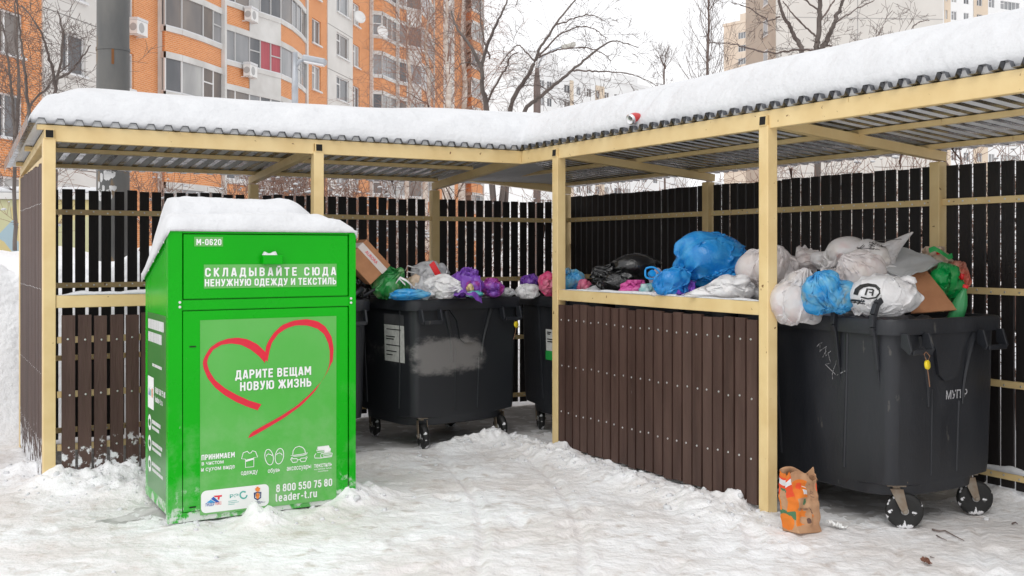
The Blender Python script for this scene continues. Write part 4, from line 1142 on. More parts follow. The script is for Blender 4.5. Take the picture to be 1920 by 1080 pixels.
# ------------------------------------------------------------------ wheeled waste containers
SCUFF = bpy.data.materials.new('scuffed_plastic')
def container(loc, rz, label, seed, scuff=False, name='waste_container', swivel=0.6, jit=1.0, fins=True, lid_arm=False, W=1.0, L_=1.33):
    r = random.Random(seed)
    root = empty(name, (loc[0], loc[1], 0), rz)
    tag(root, label, 'waste container', 'black wheeled waste containers in the shelter')
    lv = [(W - .17, L_ - .19, .26, .185), (W - .13, L_ - .14, .27, .195), (W - .12, L_ - .13, .27, .25), (W - .115, L_ - .12, .075, .268), (W - .11, L_ - .115, .06, .34), (W - .09, L_ - .09, .065, .80), (W - .07, L_ - .075, .08, 1.135)]
    # the lower long sides step in above the casters
    mb = MB().loft([rrect(*a) for a in lv], 0, True, False)
    mb.loft([rrect(W - .10, L_ - .11, .09, 1.13), rrect(W - .12, L_ - .13, .09, 1.0)], 0, False, True)
    # upright ribs of the long sides and the ends
    def face_pt(t):                                    # half width of the body at height
        zz = [a[3] for a in lv]; ww = [a[0] / 2 for a in lv]; ll = [a[1] / 2 for a in lv]
        return float(np.interp(t, zz, ww)), float(np.interp(t, zz, ll))
    for sx in (-1, 1):
        for y in (-.30, .30):
            a, b = face_pt(.36), face_pt(1.1)
            mb.tube([(sx * (a[0] - .002), y * .86, .32), (sx * (face_pt(.8)[0] - .002), y * .95, .8), (sx * (b[0] - .002), y, 1.12)], .010, 6)
    for y in (-1, 1):
        for x in (-.12, .13):
            a, b = face_pt(.36), face_pt(1.1)
            mb.tube([(x * .9, y * (a[1] - .003), .30), (x * .95, y * (face_pt(.8)[1] - .003), .8 if x < 0 else .72)], .009, 6)
    # keystone pad and two curved webs under the rim
    for y in (-1, 1):
        l1 = face_pt(1.12)[1]; l0 = face_pt(.84)[1]
        mb.prism([(-.20, 0), (.20, 0), (.12, -.10), (.085, -.25), (.04, -.285), (-.04, -.285), (-.085, -.25), (-.12, -.10)], (1, 0, 0), (0, y * (l1 - l0) / .28, 1), (0, y * (l1 - .02), 1.135), (0, y * .042, 0))
        for sx in (-1, 1):
            pts = [(sx * (.23 - .08 * math.sin(t * 1.6)), y * (face_pt(1.12 - .42 * t)[1] + .003), 1.12 - .42 * t) for t in np.linspace(0, 1, 8)]
            mb.tube(pts, [.022 - .014 * t for t in np.linspace(0, 1, 8)], 6)
    body = mb.build('body', SCUFF if scuff else BLACKP, root, True)
    body.modifiers.new('edges', 'EDGE_SPLIT').split_angle = math.radians(38)
    rim = MB().loft([rrect(W - .075, L_ - .08, .09, 1.125), rrect(W - .005, L_ - .005, .10, 1.128), rrect(W, L_, .105, 1.14), rrect(W + .004, L_ + .004, .105, 1.20), rrect(W - .01, L_ - .01, .10, 1.215),
                     rrect(W - .075, L_ - .075, .09, 1.215), rrect(W - .095, L_ - .095, .085, 1.205), rrect(W - .10, L_ - .105, .085, 1.12)], 0, False, False)
    rim.build('rim', BLACKP, root, True).modifiers.new('edges', 'EDGE_SPLIT').split_angle = math.radians(38)
    for y in (-1, 1):
        for x in (-W / 2 + .17, W / 2 - .17):
            hb = MB(); yo = y * (L_ / 2)
            for sx in (-1, 1):
                hb.prism([(0, 1.139), (y * .045, 1.139), (y * .075, 1.045), (y * .06, 1.02), (0, 1.06)], (0, 1, 0), (0, 0, 1), (x + sx * .09 - .009, yo - y * .01, 0), (.018, 0, 0))
            hb.beam((x - .081, yo + y * .055, 1.035), (x + .081, yo + y * .055, 1.035), .024, .03)
            hb.build('lifting_bracket', BLACKP, root, bevel=.004)
    if fins:
        for sx in (-1, 1):
            for y in ((-.53, -.24) if sx < 0 else (-.24, .24)):
                fb = MB()
                b = face_pt(.80)[0]
                line = [(sx * (b - .005), .80), (sx * (b + .012), .92), (sx * (W / 2 - .005), 1.125), (sx * (W / 2 + .012), 1.17), (sx * (W / 2 + .006), 1.24), (sx * (W / 2 - .02), 1.30), (sx * (W / 2 - .055), 1.325)]
                wd = [.006, .012, .018, .02, .02, .02, .013]
                for i in range(len(line) - 1):
                    fb.beam((line[i][0], y, line[i][1]), (line[i + 1][0], y, line[i + 1][1]), wd[i] * 1.7, wd[i] * 1.5, 0, (0, 1, 0))
                fb.build('hinge_lug', BLACKP, root, bevel=.003)
    for sx in (-1, 1):
        for sy in (-1, 1):
            ca = empty('caster', (sx * (W / 2 - .185), sy * (L_ / 2 - .14), 0), swivel + r.uniform(-.5, .5) * jit); ca.parent = root; ca.scale = (1.06, 1.06, 1.04)
            cb = MB().box(-.055, .055, -.055, .055, .262, .272).box(-.05, .05, -.04, .04, .238, .262)
            cb.lathe([(.03, .222), (.03, .238)], (0, 0, 0), (0, 0, 1), 12)
            for s in (-1, 1):
                cb.prism([(-.035, .225), (.035, .225), (.062, .10), (.035, .085), (.015, .12)], (1, 0, 0), (0, 0, 1), (0, s * .036 - .003, 0), (0, .006, 0))
            cb.lathe([(.012, -.045), (.012, .045)], (.045, 0, .1), (0, 1, 0), 10)
            cb.build('fork', RUSTY, ca, bevel=.002)
            wc = (.045, 0, .1)
            MB().lathe([(.062, -.022), (.085, -.025), (.098, -.019), (.101, 0), (.098, .019), (.085, .025), (.062, .022)], wc, (0, 1, 0), 28).build('tyre', RUBBER, ca, True)
            MB().lathe([(.02, -.027), (.022, -.012), (.058, -.008), (.0635, -.019), (.0635, .019), (.058, .008), (.022, .012), (.02, .027)], wc, (0, 1, 0), 24).build('hub', mat('hub', (.30, .30, .30), (.6, .6, .6), rough=.55, scale=18), ca)
    return root

def _scuff():
    m = SCUFF; m.use_nodes = True
    nt = m.node_tree; b = nt.nodes['Principled BSDF']; N, L = nt.nodes.new, nt.links.new
    tc = N('ShaderNodeTexCoord'); sp = N('ShaderNodeSeparateXYZ'); L(tc.outputs['Object'], sp.inputs[0])
    def rng_(src, lo, hi, a=0, bb=1):
        r = N('ShaderNodeMapRange'); r.interpolation_type = 'SMOOTHSTEP'
        r.inputs[1].default_value = lo; r.inputs[2].default_value = hi; r.inputs[3].default_value = a; r.inputs[4].default_value = bb; L(src, r.inputs[0]); return r.outputs[0]
    def mul(a, c):
        q = N('ShaderNodeMath'); q.operation = 'MULTIPLY'; L(a, q.inputs[0]); L(c, q.inputs[1]); return q.outputs[0]
    mask = mul(mul(rng_(sp.outputs[2], .46, .72), rng_(sp.outputs[2], 1.02, .80)), mul(rng_(sp.outputs[0], -.64, -.40), rng_(sp.outputs[0], .36, -.02)))
    n = N('ShaderNodeTexNoise'); n.inputs['Scale'].default_value = 6; n.inputs['Detail'].default_value = 10; n.inputs['Roughness'].default_value = .72
    mp = N('ShaderNodeMapping'); mp.inputs['Scale'].default_value = (.8, 1, 1.5); L(tc.outputs['Object'], mp.inputs[0]); L(mp.outputs[0], n.inputs['Vector'])
    sm = N('ShaderNodeMath'); sm.operation = 'MULTIPLY_ADD'; L(n.outputs['Fac'], sm.inputs[0]); sm.inputs[1].default_value = 1.5; L(mask, sm.inputs[2])
    f = mul(rng_(sm.outputs[0], 1.15, 1.62, 0, .75), rng_(mask, .05, .5))
    f2 = rng_(n.outputs['Fac'], .66, .74, 0, .5)
    mxx = N('ShaderNodeMath'); mxx.operation = 'MAXIMUM'; L(f, mxx.inputs[0]); L(f2, mxx.inputs[1])
    mx = N('ShaderNodeMix'); mx.data_type = 'RGBA'; L(mxx.outputs[0], mx.inputs[0])
    mx.inputs[6].default_value = (.016, .018, .022, 1); mx.inputs[7].default_value = (.24, .23, .225, 1)
    L(mx.outputs[2], b.inputs['Base Color']); b.inputs['Roughness'].default_value = .5
_scuff()

def cont_local(u, v, dr, *a, **k):
    w = to_world(u, v)
    return container((w.x, w.y), RZ + dr, *a, **k)
cA = cont_local(CX + .245 + .5, -3.68 + .665, 0, 'big black waste container, nearest, beside the paper bag and heaped with white bags', 1, swivel=-.62, jit=.25)
cB = cont_local(CX + .245 + .5, -2.27 + .665, 0, 'black waste container behind the brown front boards under the big blue bag', 2, swivel=1.2)
cC = cont_local(CX + .225 + .5, -.80 + .665, 0, 'black waste container in the corner, half hidden by a cream post, white sticker on it', 3, swivel=-2.0, jit=.6)
rotd = math.radians(8); WD, LD_ = 1.15, 1.05
# container facing the yard beside the green bin: its near corner at local (2.60, -.11)
c5u = 2.63 + WD / 2 * math.cos(rotd) - LD_ / 2 * math.sin(rotd); c5v = -.10 + WD / 2 * math.sin(rotd) + LD_ / 2 * math.cos(rotd)
cD = cont_local(c5u, c5v, rotd, 'black waste container with a grey scuffed patch on its front and purple bags on top', 5, scuff=True, fins=False, swivel=-1.9, jit=.4, W=WD, L_=LD_)
cE = cont_local(2.40 - .5, .12 + .665, 0, 'black waste container mostly hidden behind the green bin, cardboard box on top', 6, swivel=.8)

# details of single containers
def decal(name, parent, quad, m, txt=()):
    o = MB().add(quad, [(0, 1, 2, 3)]).build(name, m, parent)
    return o
STK = mat('sticker_paper', (.62, .62, .60), (.5, .5, .49), rough=.6, scale=30)
DARKP = mat('dark_print', (.02, .02, .02), rough=.6)
GREENP = mat('green_print', (.02, .32, .06), rough=.5)
def plane_on_side(u0, u1, z0, z1, side, L_=1.33, W=1.0, off=.004):
    """quad lying on the sloping left long side ('x') or the front end ('y') of a container"""
    zz, ww, ll = (.268, .34, .80, 1.135), (.4425, .445, .455, .465), (.605, .6075, .62, .6275)
    q = []
    for u, z in ((u0, z0), (u1, z0), (u1, z1), (u0, z1)):
        if side == 'x': q.append((-(float(np.interp(z, zz, ww)) + (W - 1) / 2 + off), -u, z))
        else: q.append((u, -(float(np.interp(z, zz, ll)) + (L_ - 1.33) / 2 + off), z))
    return q
# sticker of the scuffed container, on its left side: a leaflet with dark head and rules
s = decal('sticker', cD, plane_on_side(.05, .36, .70, 1.0, 'x', LD_, WD), STK)
tb = MB()
for z, a, b in ((.96, .09, .31), (.90, .08, .22), (.88, .08, .2), (.83, .08, .30), (.78, .08, .24), (.75, .08, .18)):
    tb.add(plane_on_side(a, b, z, z + .008, 'x', LD_, WD, off=.006), [(0, 1, 2, 3)])
tb.build('print', DARKP, s)
s2_ = decal('sticker', cD, plane_on_side(.05, .36, 1.003, 1.09, 'x', LD_, WD), mat('dark_sticker', (.05, .05, .055), (.08, .08, .085), rough=.5))
s = decal('sticker', cC, plane_on_side(-.184, .05, .70, .93, 'x'), STK)
tb = MB()
for z, a_, b_ in ((.90, -.16, -.09), (.885, -.16, -.11), (.84, -.16, -.02), (.82, -.16, -.04), (.90, -.02, .03)):
    tb.add(plane_on_side(a_, b_, z, z + .010, 'x', off=.006), [(0, 1, 2, 3)])
tb.build('print', DARKP, s)
decal('green_sticker', cC, plane_on_side(-.19, -.055, .665, .745, 'x', off=.007), GREENP)
rb = MB()
for p in ([(0, 0), (-.05, .05), (-.045, .16), (.02, .19)], [(-.02, .12), (.03, .16), (.08, .12), (.09, .05)], [(0, 0), (.04, -.05), (.05, .02)]):
    ribbon(rb, p, .016, (-.458, .03, .44), (0, -1, 0), (-.02, 0, 1))
rb.build('stencil', mat('worn_white', (.6, .6, .6), (.1, .1, .1), rough=.6, scale=40), cC)
# nearest container: stencilled letters, chalk scribble
tb = MB(); q = plane_on_side(.10, .36, .66, .72, 'y', off=.005)
add_text(tb, 'МУП Р', .0, .19, .735, .05, (0, -.6105, 0), (1, 0, 0), (0, -.06, 1))
for v_i, p in enumerate(tb.v): tb.v[v_i] = (p[0], -(float(np.interp(p[2], (.268, .34, .80, 1.135), (.605, .6075, .62, .6275))) + .004), p[2])
tb.build('lettering', mat('worn_white_2', (.42, .42, .44), (.05, .05, .05), rough=.6, scale=45, lo=.56, hi=.66), cA)
tb = MB()
r = random.Random(9)
for p in ([(.18, 1.02), (.22, 1.05), (.20, .99), (.26, 1.03), (.25, .97), (.31, 1.02)], [(.23, .96), (.26, 1.0), (.29, .93), (.25, .92), (.33, .86), (.42, .90), (.40, .87)], [(.35, .97), (.31, .90), (.30, .80)]):
    pts = []
    for i in range(len(p) - 1):
        for t in (0, .33, .66): pts.append((p[i][0] + (p[i + 1][0] - p[i][0]) * t + r.uniform(-.006, .006), p[i][1] + (p[i + 1][1] - p[i][1]) * t))
    ribbon(tb, pts, .0045, (0, 0, 0), (0, 1, 0), (0, 0, 1))
for v_i, p in enumerate(tb.v): tb.v[v_i] = (-(float(np.interp(p[2], (.268, .34, .80, 1.135), (.4425, .445, .455, .465))) + .004), -p[1] + .12, p[2])
tb.build('chalk_scribble', mat('chalk', (.28, .28, .29), (.05, .05, .05), rough=.9, scale=50, lo=.45, hi=.6), cA)
def seal(parent, x, y, z, hang, tailx):
    sroot = MB().lathe([(.0001, -.008), (.024, -.008), (.027, -.004), (.027, .004), (.024, .008), (.0001, .008)], (x, y, z), (.3, -1, .1), 18)
    o = sroot.build('seal', mat('yellow_plastic', (.78, .60, .02), (.7, .52, .02), rough=.4), parent, True)
    MB().tube([(x, y, z + .02), (x - .018, y - .003, z + hang * .6), (x - .022, y + .004, z + hang), (x, y + .01, z + hang + .012), (x + .02, y, z + hang * .8), (x + .006, y, z + .02)], .0028, 6).tube(
        [(x, y, z - .02), (x + tailx * .4, y - .002, z - .07), (x + tailx, y, z - .125)], .0028, 6).build('seal_wire', mat('brown_wire', (.22, .11, .06), rough=.6), o)
seal(cA, -.31, -.74, .965, .06, .02)
seal(cD, .43, -.59, .985, .04, -.03)
# tipped lid arm of the hidden container
lid = MB().tube([(.36, -.5, 1.2), (.42, -.52, 1.27), (.47, -.5, 1.30)], .022, 8).tube([(.47, -.52, 1.24), (.65, -.50, 1.33), (.80, -.46, 1.40)], .011, 8)
lid.build('lid_arm', BLACKP, cE, True)
# ------------------------------------------------------------------ rubbish bags
def bag_shape(W, dep, H, seed, g=(0, 0, 1), knot=True, nS=42, nF=62, tuft=.30, slack=1.30, lumps=10, core=.60, its=180, sharp=1.1, flop=0.0, tip=None, flat=.30, **_):
    """thin film wrapped round a few lumps: a small relaxation of a slack sack (edge lengths kept, contents pushed out of, weight pulling down)"""
    rs = np.random.RandomState(seed)
    s = np.linspace(0, 1, nS); ph = np.linspace(0, 2 * np.pi, nF, endpoint=False)
    t = np.clip(s / .80, 0, 1)
    a = -np.pi / 2 + .12 + t * (np.pi / 2 + .95)
    sq = .55
    R = np.abs(np.cos(a)) ** sq; Z = np.sign(np.sin(a)) * np.abs(np.sin(a)) ** .8
    m = s > .80
    nr = .10 if knot else .42
    R0 = R.copy(); Z0 = Z.copy()
    R[m] = np.interp(s[m], [.80, .86, .88, 1], [R[~m][-1], nr * 1.3, nr, tuft if knot else .55])
    Z[m] = np.interp(s[m], [.80, .86, .88, 1], [Z[~m][-1], 1.02, 1.06, 1.06 + (tuft * 1.2 if knot else .45)])
    # rest circumference: the film is a tube, so the gathered end keeps its width and must pleat
    Rrest = np.where(s < .45, R0, np.maximum(np.interp(s, [.45, .80, 1], [1.0, .95, .90]), R)) * slack
    seg = np.hypot(np.diff(R0), np.diff(Z0)); seg[s[1:] > .80] = seg[(s[1:] > .5) & (s[1:] <= .8)].mean() * (.75 if knot else 1.0)
    seg = seg * (1 + (slack - 1) * .7)
    P = np.stack([R[:, None] * np.cos(ph), R[:, None] * np.sin(ph), np.repeat(Z[:, None], nF, 1)], -1)
    off = rs.uniform(-50, 50, 3)
    P = P * (1 + .05 * fbm(P * 3 + off, 2, seed)[..., None] + .03 * rs.uniform(-1, 1, P.shape[:2])[..., None])
    dphi = 2 * np.sin(np.pi / nF) * Rrest
    # contents
    C, RR = [], []
    for k in range(lumps):
        v = rs.normal(size=3); v /= np.linalg.norm(v); r = rs.uniform(.26, .60)
        c = v * (.96 - r) * np.array([1, 1, .85]); C.append(c); RR.append(r)
    C.append(np.zeros(3)); RR.append(core)
    G = np.array(Vector((0, 0, 1)).rotation_difference(Vector(g).normalized()).to_matrix())
    down = G.T @ np.array([0, 0, -1.0])              # gravity seen from the sack's own frame
    def rowfix(P, d, rest, w):
        """one pass of edge-length constraints between P and a shifted copy"""
        return d
    V = np.zeros_like(P); touch = np.zeros((nS, nF, 1), bool); grav = .0005
    tie0 = None
    pin = np.abs(s - .87) < .012
    wS = np.ones(nS)
    for it in range(its):
        V *= .90
        V += down * grav + (-P * .0013) * (s < .85)[:, None, None] + (it < 60) * .006 * rs.normal(size=P.shape)
        V *= np.where(touch, .25, 1.0)
        Q = P + V
        touch[:] = False
        for _ in range(2):
            # around
            d = np.roll(Q, -1, 1) - Q; L = np.linalg.norm(d, axis=-1, keepdims=True)
            k = .42 * (L - dphi[:, None, None]) / np.maximum(L, 1e-6)
            k = np.where(k < 0, k * .9, k); c = d * k
            Q = Q + c - np.roll(c, 1, 1)
            # along
            d = Q[1:] - Q[:-1]; L = np.linalg.norm(d, axis=-1, keepdims=True)
            k = .42 * (L - seg[:, None, None]) / np.maximum(L, 1e-6)
            k = np.where(k < 0, k * .75, k); c = d * k
            Q[:-1] += c; Q[1:] -= c
            # shear
            for sh in (1, -1):
                d = np.roll(Q, sh, 1)[1:] - Q[:-1]; L = np.linalg.norm(d, axis=-1, keepdims=True)
                rest = np.hypot(seg, (dphi[1:] + dphi[:-1]) / 2)[:, None, None]
                k = .22 * np.maximum(L - rest, 0) / np.maximum(L, 1e-6); c = d * k
                Q[:-1] += c; Q[1:] -= np.roll(c, -sh, 1)
            # a little stiffness
            lap = (np.roll(Q, 1, 1) + np.roll(Q, -1, 1)) / 2 - Q
            Q = Q + .05 * lap
            Q[1:-1] += .05 * ((Q[2:] + Q[:-2]) / 2 - Q[1:-1])
            # contents
            for c_, r_ in zip(C, RR):
                dd = Q - c_; L = np.linalg.norm(dd, axis=-1, keepdims=True)
                hit = (L < r_) & (s < .84)[:, None, None]; touch |= hit
                Q = np.where(hit, c_ + dd / np.maximum(L, 1e-6) * r_, Q)
            # the tie
            ctr = Q[pin].mean((0, 1))
            if tie0 is None: tie0 = ctr * .97
            Q[pin] += (tie0 - ctr) * .5; ctr = ctr + (tie0 - ctr) * .5; rr = np.linalg.norm((Q[pin] - ctr)[..., :2], axis=-1, keepdims=True)
            Q[pin] = ctr + (Q[pin] - ctr) * np.minimum(1, nr / np.maximum(rr, 1e-6)) * np.array([1, 1, .5])
            # support
            hgt = Q @ (-down)
            Q = Q + (-down) * np.maximum(-.80 - hgt, 0)[..., None]
        V = np.clip(Q - P, -.05, .05); P = Q
    # creases stand out more on real film: sharpen the relief
    S_ = P.copy()
    for _ in range(5):
        S_ = (np.roll(S_, 1, 1) + np.roll(S_, -1, 1) + 2 * S_) / 4
        S_[1:-1] = (S_[2:] + S_[:-2] + 2 * S_[1:-1]) / 4
    P = P + sharp * (P - S_) * (s < .86)[:, None, None] * smooth(0, .12, s)[:, None, None]
    # close the bottom
    P = P.reshape(-1, 3) @ G.T
    if tip is not None:
        tv = np.array(Vector(tip).normalized()); n = P / np.maximum(np.linalg.norm(P, axis=1, keepdims=True), 1e-6)
        c = np.clip((n @ tv - .55) / .45, 0, 1); P = P + tv * (c ** 3 * 1.25)[:, None] - (P - (P @ tv)[:, None] * tv) * (.55 * c ** 2)[:, None]
    bot = P[:nF].mean(0, keepdims=True)
    P = np.concatenate([P, bot])
    lo, hi = P.min(0), P.max(0)
    P = (P - (lo + hi) / 2) / (hi - lo) * np.array([W, dep, H])
    idx = np.arange(nS * nF).reshape(nS, nF); nx = np.roll(idx, -1, 1)
    f = np.stack([idx[:-1], nx[:-1], nx[1:], idx[1:]], -1).reshape(-1, 4)
    cap = np.stack([np.full(nF, nS * nF), nx[0], idx[0], idx[0]], -1)
    body_lumps = [((np.array(G @ c_) - (lo + hi) / 2) / (hi - lo) * np.array([W, dep, H]), r_ * .93 / (hi - lo) * np.array([W, dep, H])) for c_, r_ in zip(C, RR)]
    return P, f, cap, body_lumps

def bag(label, px, py, D, w, h, m, seed, name='rubbish_bag', cat='rubbish bag', group='rubbish bags heaped on the containers', dep=None, rz=0.0, **k):
    W, H = w / F * D * 1.16, h / F * D * 1.10
    rr = random.Random(seed * 7 + 1)
    if not k.pop('open_', False) and not k.get('knot', True):         # closed, its knot turned away or aside
        k['knot'] = True; k.setdefault('g', (rr.uniform(-1, 1), rr.uniform(.1, 1), rr.uniform(-.1, .9)))
    if w * h < 1500: k.setdefault('nS', 32); k.setdefault('nF', 44); k.setdefault('its', 130)
    elif w * h > 6500: k.setdefault('nS', 52); k.setdefault('nF', 80)
    P, f, cap, cont = bag_shape(W, dep or W * .85, H, seed, **k)
    me = bpy.data.meshes.new(name)
    me.from_pydata([tuple(v) for v in P], [], [tuple(q) for q in f] + [tuple(q[:3]) for q in cap])
    me.materials.append(m); me.polygons.foreach_set('use_smooth', [True] * len(me.polygons)); me.update()
    o = bpy.data.objects.new(name, me); COL.objects.link(o)
    if w * h > 500:
        ss_ = o.modifiers.new('film', 'SUBSURF'); ss_.levels = 1; ss_.render_levels = 1
    o.location = at(px, py, D); o.rotation_euler = (0, 0, rz)
    if m.name in ('film_milky', 'film_rosy', 'film_lilac'):
        cm_ = MB()
        for c_, r_ in cont[::2]:
            vs = []
            for j in range(7):
                for i in range(9):
                    a_, e_ = 2 * math.pi * i / 9, math.pi * (j / 6 - .5); q_ = rr.uniform(.8, 1.0)
                    vs.append((c_[0] + r_[0] * q_ * math.cos(a_) * math.cos(e_), c_[1] + r_[1] * q_ * math.sin(a_) * math.cos(e_), c_[2] + r_[2] * q_ * math.sin(e_)))
            cm_.add(vs, [(j * 9 + i, j * 9 + (i + 1) % 9, (j + 1) * 9 + (i + 1) % 9, (j + 1) * 9 + i) for j in range(6) for i in range(9)])
        cm_.build('contents', CONTENTS, o)
    return tag(o, label, cat, group)

CONTENTS = bpy.data.materials.new('mixed_contents'); CONTENTS.use_nodes = True
def _cont():
    nt = CONTENTS.node_tree; b = nt.nodes['Principled BSDF']; N, L = nt.nodes.new, nt.links.new
    tc = N('ShaderNodeTexCoord'); v = N('ShaderNodeTexVoronoi'); v.inputs['Scale'].default_value = 17; L(tc.outputs['Object'], v.inputs['Vector'])
    sp = N('ShaderNodeSeparateColor'); L(v.outputs['Color'], sp.inputs[0])
    r = N('ShaderNodeValToRGB'); r.color_ramp.interpolation = 'CONSTANT'
    cs = [(0, (.66, .63, .60, 1)), (.30, (.58, .36, .28, 1)), (.48, (.72, .66, .55, 1)), (.64, (.45, .33, .25, 1)), (.76, (.70, .70, .72, 1)), (.90, (.50, .16, .13, 1))]
    e = r.color_ramp.elements; e[0].position, e[0].color = cs[0]; e[1].position, e[1].color = cs[1]
    for p, c in cs[2:]: q = e.new(p); q.color = c
    L(sp.outputs[0], r.inputs[0]); L(r.outputs[0], b.inputs['Base Color']); b.inputs['Roughness'].default_value = .6
_cont()
BWHITE = bag_mat('film_white', (.93, .93, .94), (.88, .86, .86), .34, .22)
BCLEAR = bag_mat('film_milky', (.90, .89, .90), (.86, .82, .81), .30, .16, clearness=.34)
BPINKW = bag_mat('film_rosy', (.92, .88, .88), (.86, .79, .77), .34, .2, clearness=.26)
BBLUE = bag_mat('film_blue', (.018, .29, .74), (.07, .44, .86), .34, .16)
BBLUE2 = bag_mat('film_blue_full', (.04, .38, .80), (.18, .52, .74), .32, .2, c3=(.55, .45, .12))
BBLACK = bag_mat('film_black', (.008, .008, .009), (.013, .013, .014), .0, .2)
BGREEN = bag_mat('film_green', (.02, .30, .06), (.10, .40, .13), .3, .25, c3=(.45, .55, .30))
BGREEN2 = bag_mat('film_bright_green', (.0, .38, .08), (.10, .45, .15), .3, .3)
BPURP = bag_mat('film_purple', (.22, .07, .50), (.30, .12, .58), .28, .28)
BPP = bag_mat('film_purple_pink', (.25, .08, .50), (.52, .05, .30), .25, .3)
BPINK = bag_mat('film_pink', (.70, .10, .38), (.58, .07, .32), .28, .3)
BPINK2 = bag_mat('film_pale_pink', (.76, .25, .36), (.80, .05, .22), .28, .3)
BGREY = bag_mat('film_grey', (.68, .69, .71), (.55, .55, .57), .3, .22)
BLILAC = bag_mat('film_lilac', (.62, .56, .68), (.50, .46, .60), .3, .2, clearness=.30)
BBEIGE = bag_mat('film_beige', (.62, .48, .36), (.70, .55, .42), .2, .5)
BORANGE = bag_mat('film_red_orange', (.75, .16, .10), (.70, .35, .26), .3, .35)
BTEAL = bag_mat('film_teal', (.10, .50, .52), (.75, .78, .78), .3, .3)

# --- nearest container
bag('rosy white bag, full and tied, half hidden behind the cream post near the big container', 1441, 508, 6.95, 106, 96, BPINKW, 1, g=(.3, -.2, 1), dep=.36)
bag('translucent white bag hanging over the rim of the nearest container by the cream post', 1497, 556, 6.36, 96, 102, BCLEAR, 2, g=(.35, .1, 1), knot=False, dep=.30, crink=.08)
bag('small bright blue tied bag leaning on the rim of the nearest container', 1553, 549, 6.22, 96, 80, BBLUE2, 3, g=(-.55, -.35, 1), dep=.30, tuft=.22)
bag('large milky translucent bag with folds gathered at its left, top of the nearest heap', 1594, 490, 6.75, 124, 86, BCLEAR, 4, g=(-.9, -.6, -.35), dep=.40, tuft=.16)
bag('bulging white bag with pinkish contents below the milky bag', 1612, 512, 6.45, 88, 82, BPINKW, 5, g=(-.6, -.2, .6), dep=.30, knot=False)
bag('clear bag with dark print and a pointed corner sticking up to the right', 1652, 476, 6.62, 106, 76, BCLEAR, 6, g=(-.7, -.1, -.3), knot=False, tip=(1, 0, .72), dep=.30, lump=.08, crink=.07)
bag('white bag with black letters, knotted into two ears, on the rim of the nearest container', 1661, 552, 6.16, 128, 78, BWHITE, 76, g=(.35, .6, .9), dep=.34, tuft=.25, core=.85, lumps=7)
bag('squashed rosy bag behind the post, low on the nearest heap', 1514, 488, 7.0, 62, 38, BPINKW, 8, knot=False, dep=.22)
bag('bright green carrier bag on the right of the nearest container', 1768, 530, 6.55, 72, 72, BGREEN2, 9, g=(.2, -.2, 1), knot=False, dep=.25, crink=.09, open_=True)
bag('crumpled beige bag standing behind the green carrier', 1752, 492, 6.78, 72, 56, BBEIGE, 10, knot=False, dep=.25, crink=.10, open_=True)
bag('crumpled red-orange bag at the right end of the nearest heap', 1796, 518, 6.7, 40, 56, BORANGE, 11, knot=False, dep=.2, crink=.12)
bag('pale grey bag low in the nearest container between the blue and lettered bags', 1600, 572, 6.5, 60, 40, BGREY, 12, knot=False, dep=.3)
# ears, straps and print
def strip(mb, pts, w, m=0, side=(1, 0, 0)):
    side = Vector(side).normalized() * w / 2
    n = len(pts)
    vs = [Vector(p) - side for p in pts] + [Vector(p) + side for p in pts]
    mb.add(vs, [(i, i + 1, n + i + 1, n + i) for i in range(n - 1)], m)
lb = next(o for o in bpy.data.objects if o.get('label', '').startswith('white bag with black letters'))
def on_bag(px, py, D):     # local coordinates of a child of the lettered bag
    return at(px, py, D) - lb.location
mbk = MB()
mbk.loft([[on_bag(*p) + Vector((0, 0, 0)) for p in ring_] for ring_ in (
    [(1688, 520, 6.12), (1686, 530, 6.10), (1684, 532, 6.16), (1686, 522, 6.18)],
    [(1702, 516, 6.08), (1700, 526, 6.06), (1698, 528, 6.12), (1700, 518, 6.14)],
    [(1716, 520, 6.06), (1710, 530, 6.04), (1708, 532, 6.09), (1712, 524, 6.10)],
    [(1720, 529, 6.05), (1714, 532, 6.04), (1713, 533, 6.06), (1718, 531, 6.07)])])
mbk.build('bag_ear', BWHITE, lb, True)
from mathutils.bvhtree import BVHTree
def project(o, mb, lift=.006):
    """press a flat drawing (made in front of an object) onto that object's own surface, along its drawing direction"""
    me = o.data
    bv = BVHTree.FromPolygons([v.co for v in me.vertices], [tuple(p.vertices) for p in me.polygons])
    d = Vector((0, 1, 0))
    for i, p in enumerate(mb.v):
        h = bv.ray_cast(Vector(p), d)
        if h[0] is not None: mb.v[i] = tuple(h[0] - d * lift)
pr = MB()
def bstroke(pts, w):
    P = [on_bag(x, y, 5.85) for x, y in pts]
    ribbon(pr, [(p.x, p.z) for p in P], w, (0, P[0].y, 0), (1, 0, 0), (0, 0, 1))
bstroke([(1630, 556), (1633, 546), (1641, 539), (1652, 536), (1663, 538), (1668, 545)], .018)
bstroke([(1637, 560), (1648, 563), (1660, 560), (1668, 552), (1668, 545)], .009)
bstroke([(1644, 556), (1648, 544), (1658, 545)], .009); bstroke([(1658, 545), (1655, 557)], .009); bstroke([(1650, 550), (1656, 551)], .007)
add_text(pr, 'леп', 0, .075, 0, .026, on_bag(1611, 566, 5.85), (.93, 0, -.36), (.36, 0, .93))
pr2 = MB(); pr2.v, pr2.f, pr2.m = list(pr.v), pr.f, pr.m
project(lb, pr2)
pr2.build('print', mat('black_print', (.012, .012, .012), rough=.5), lb)
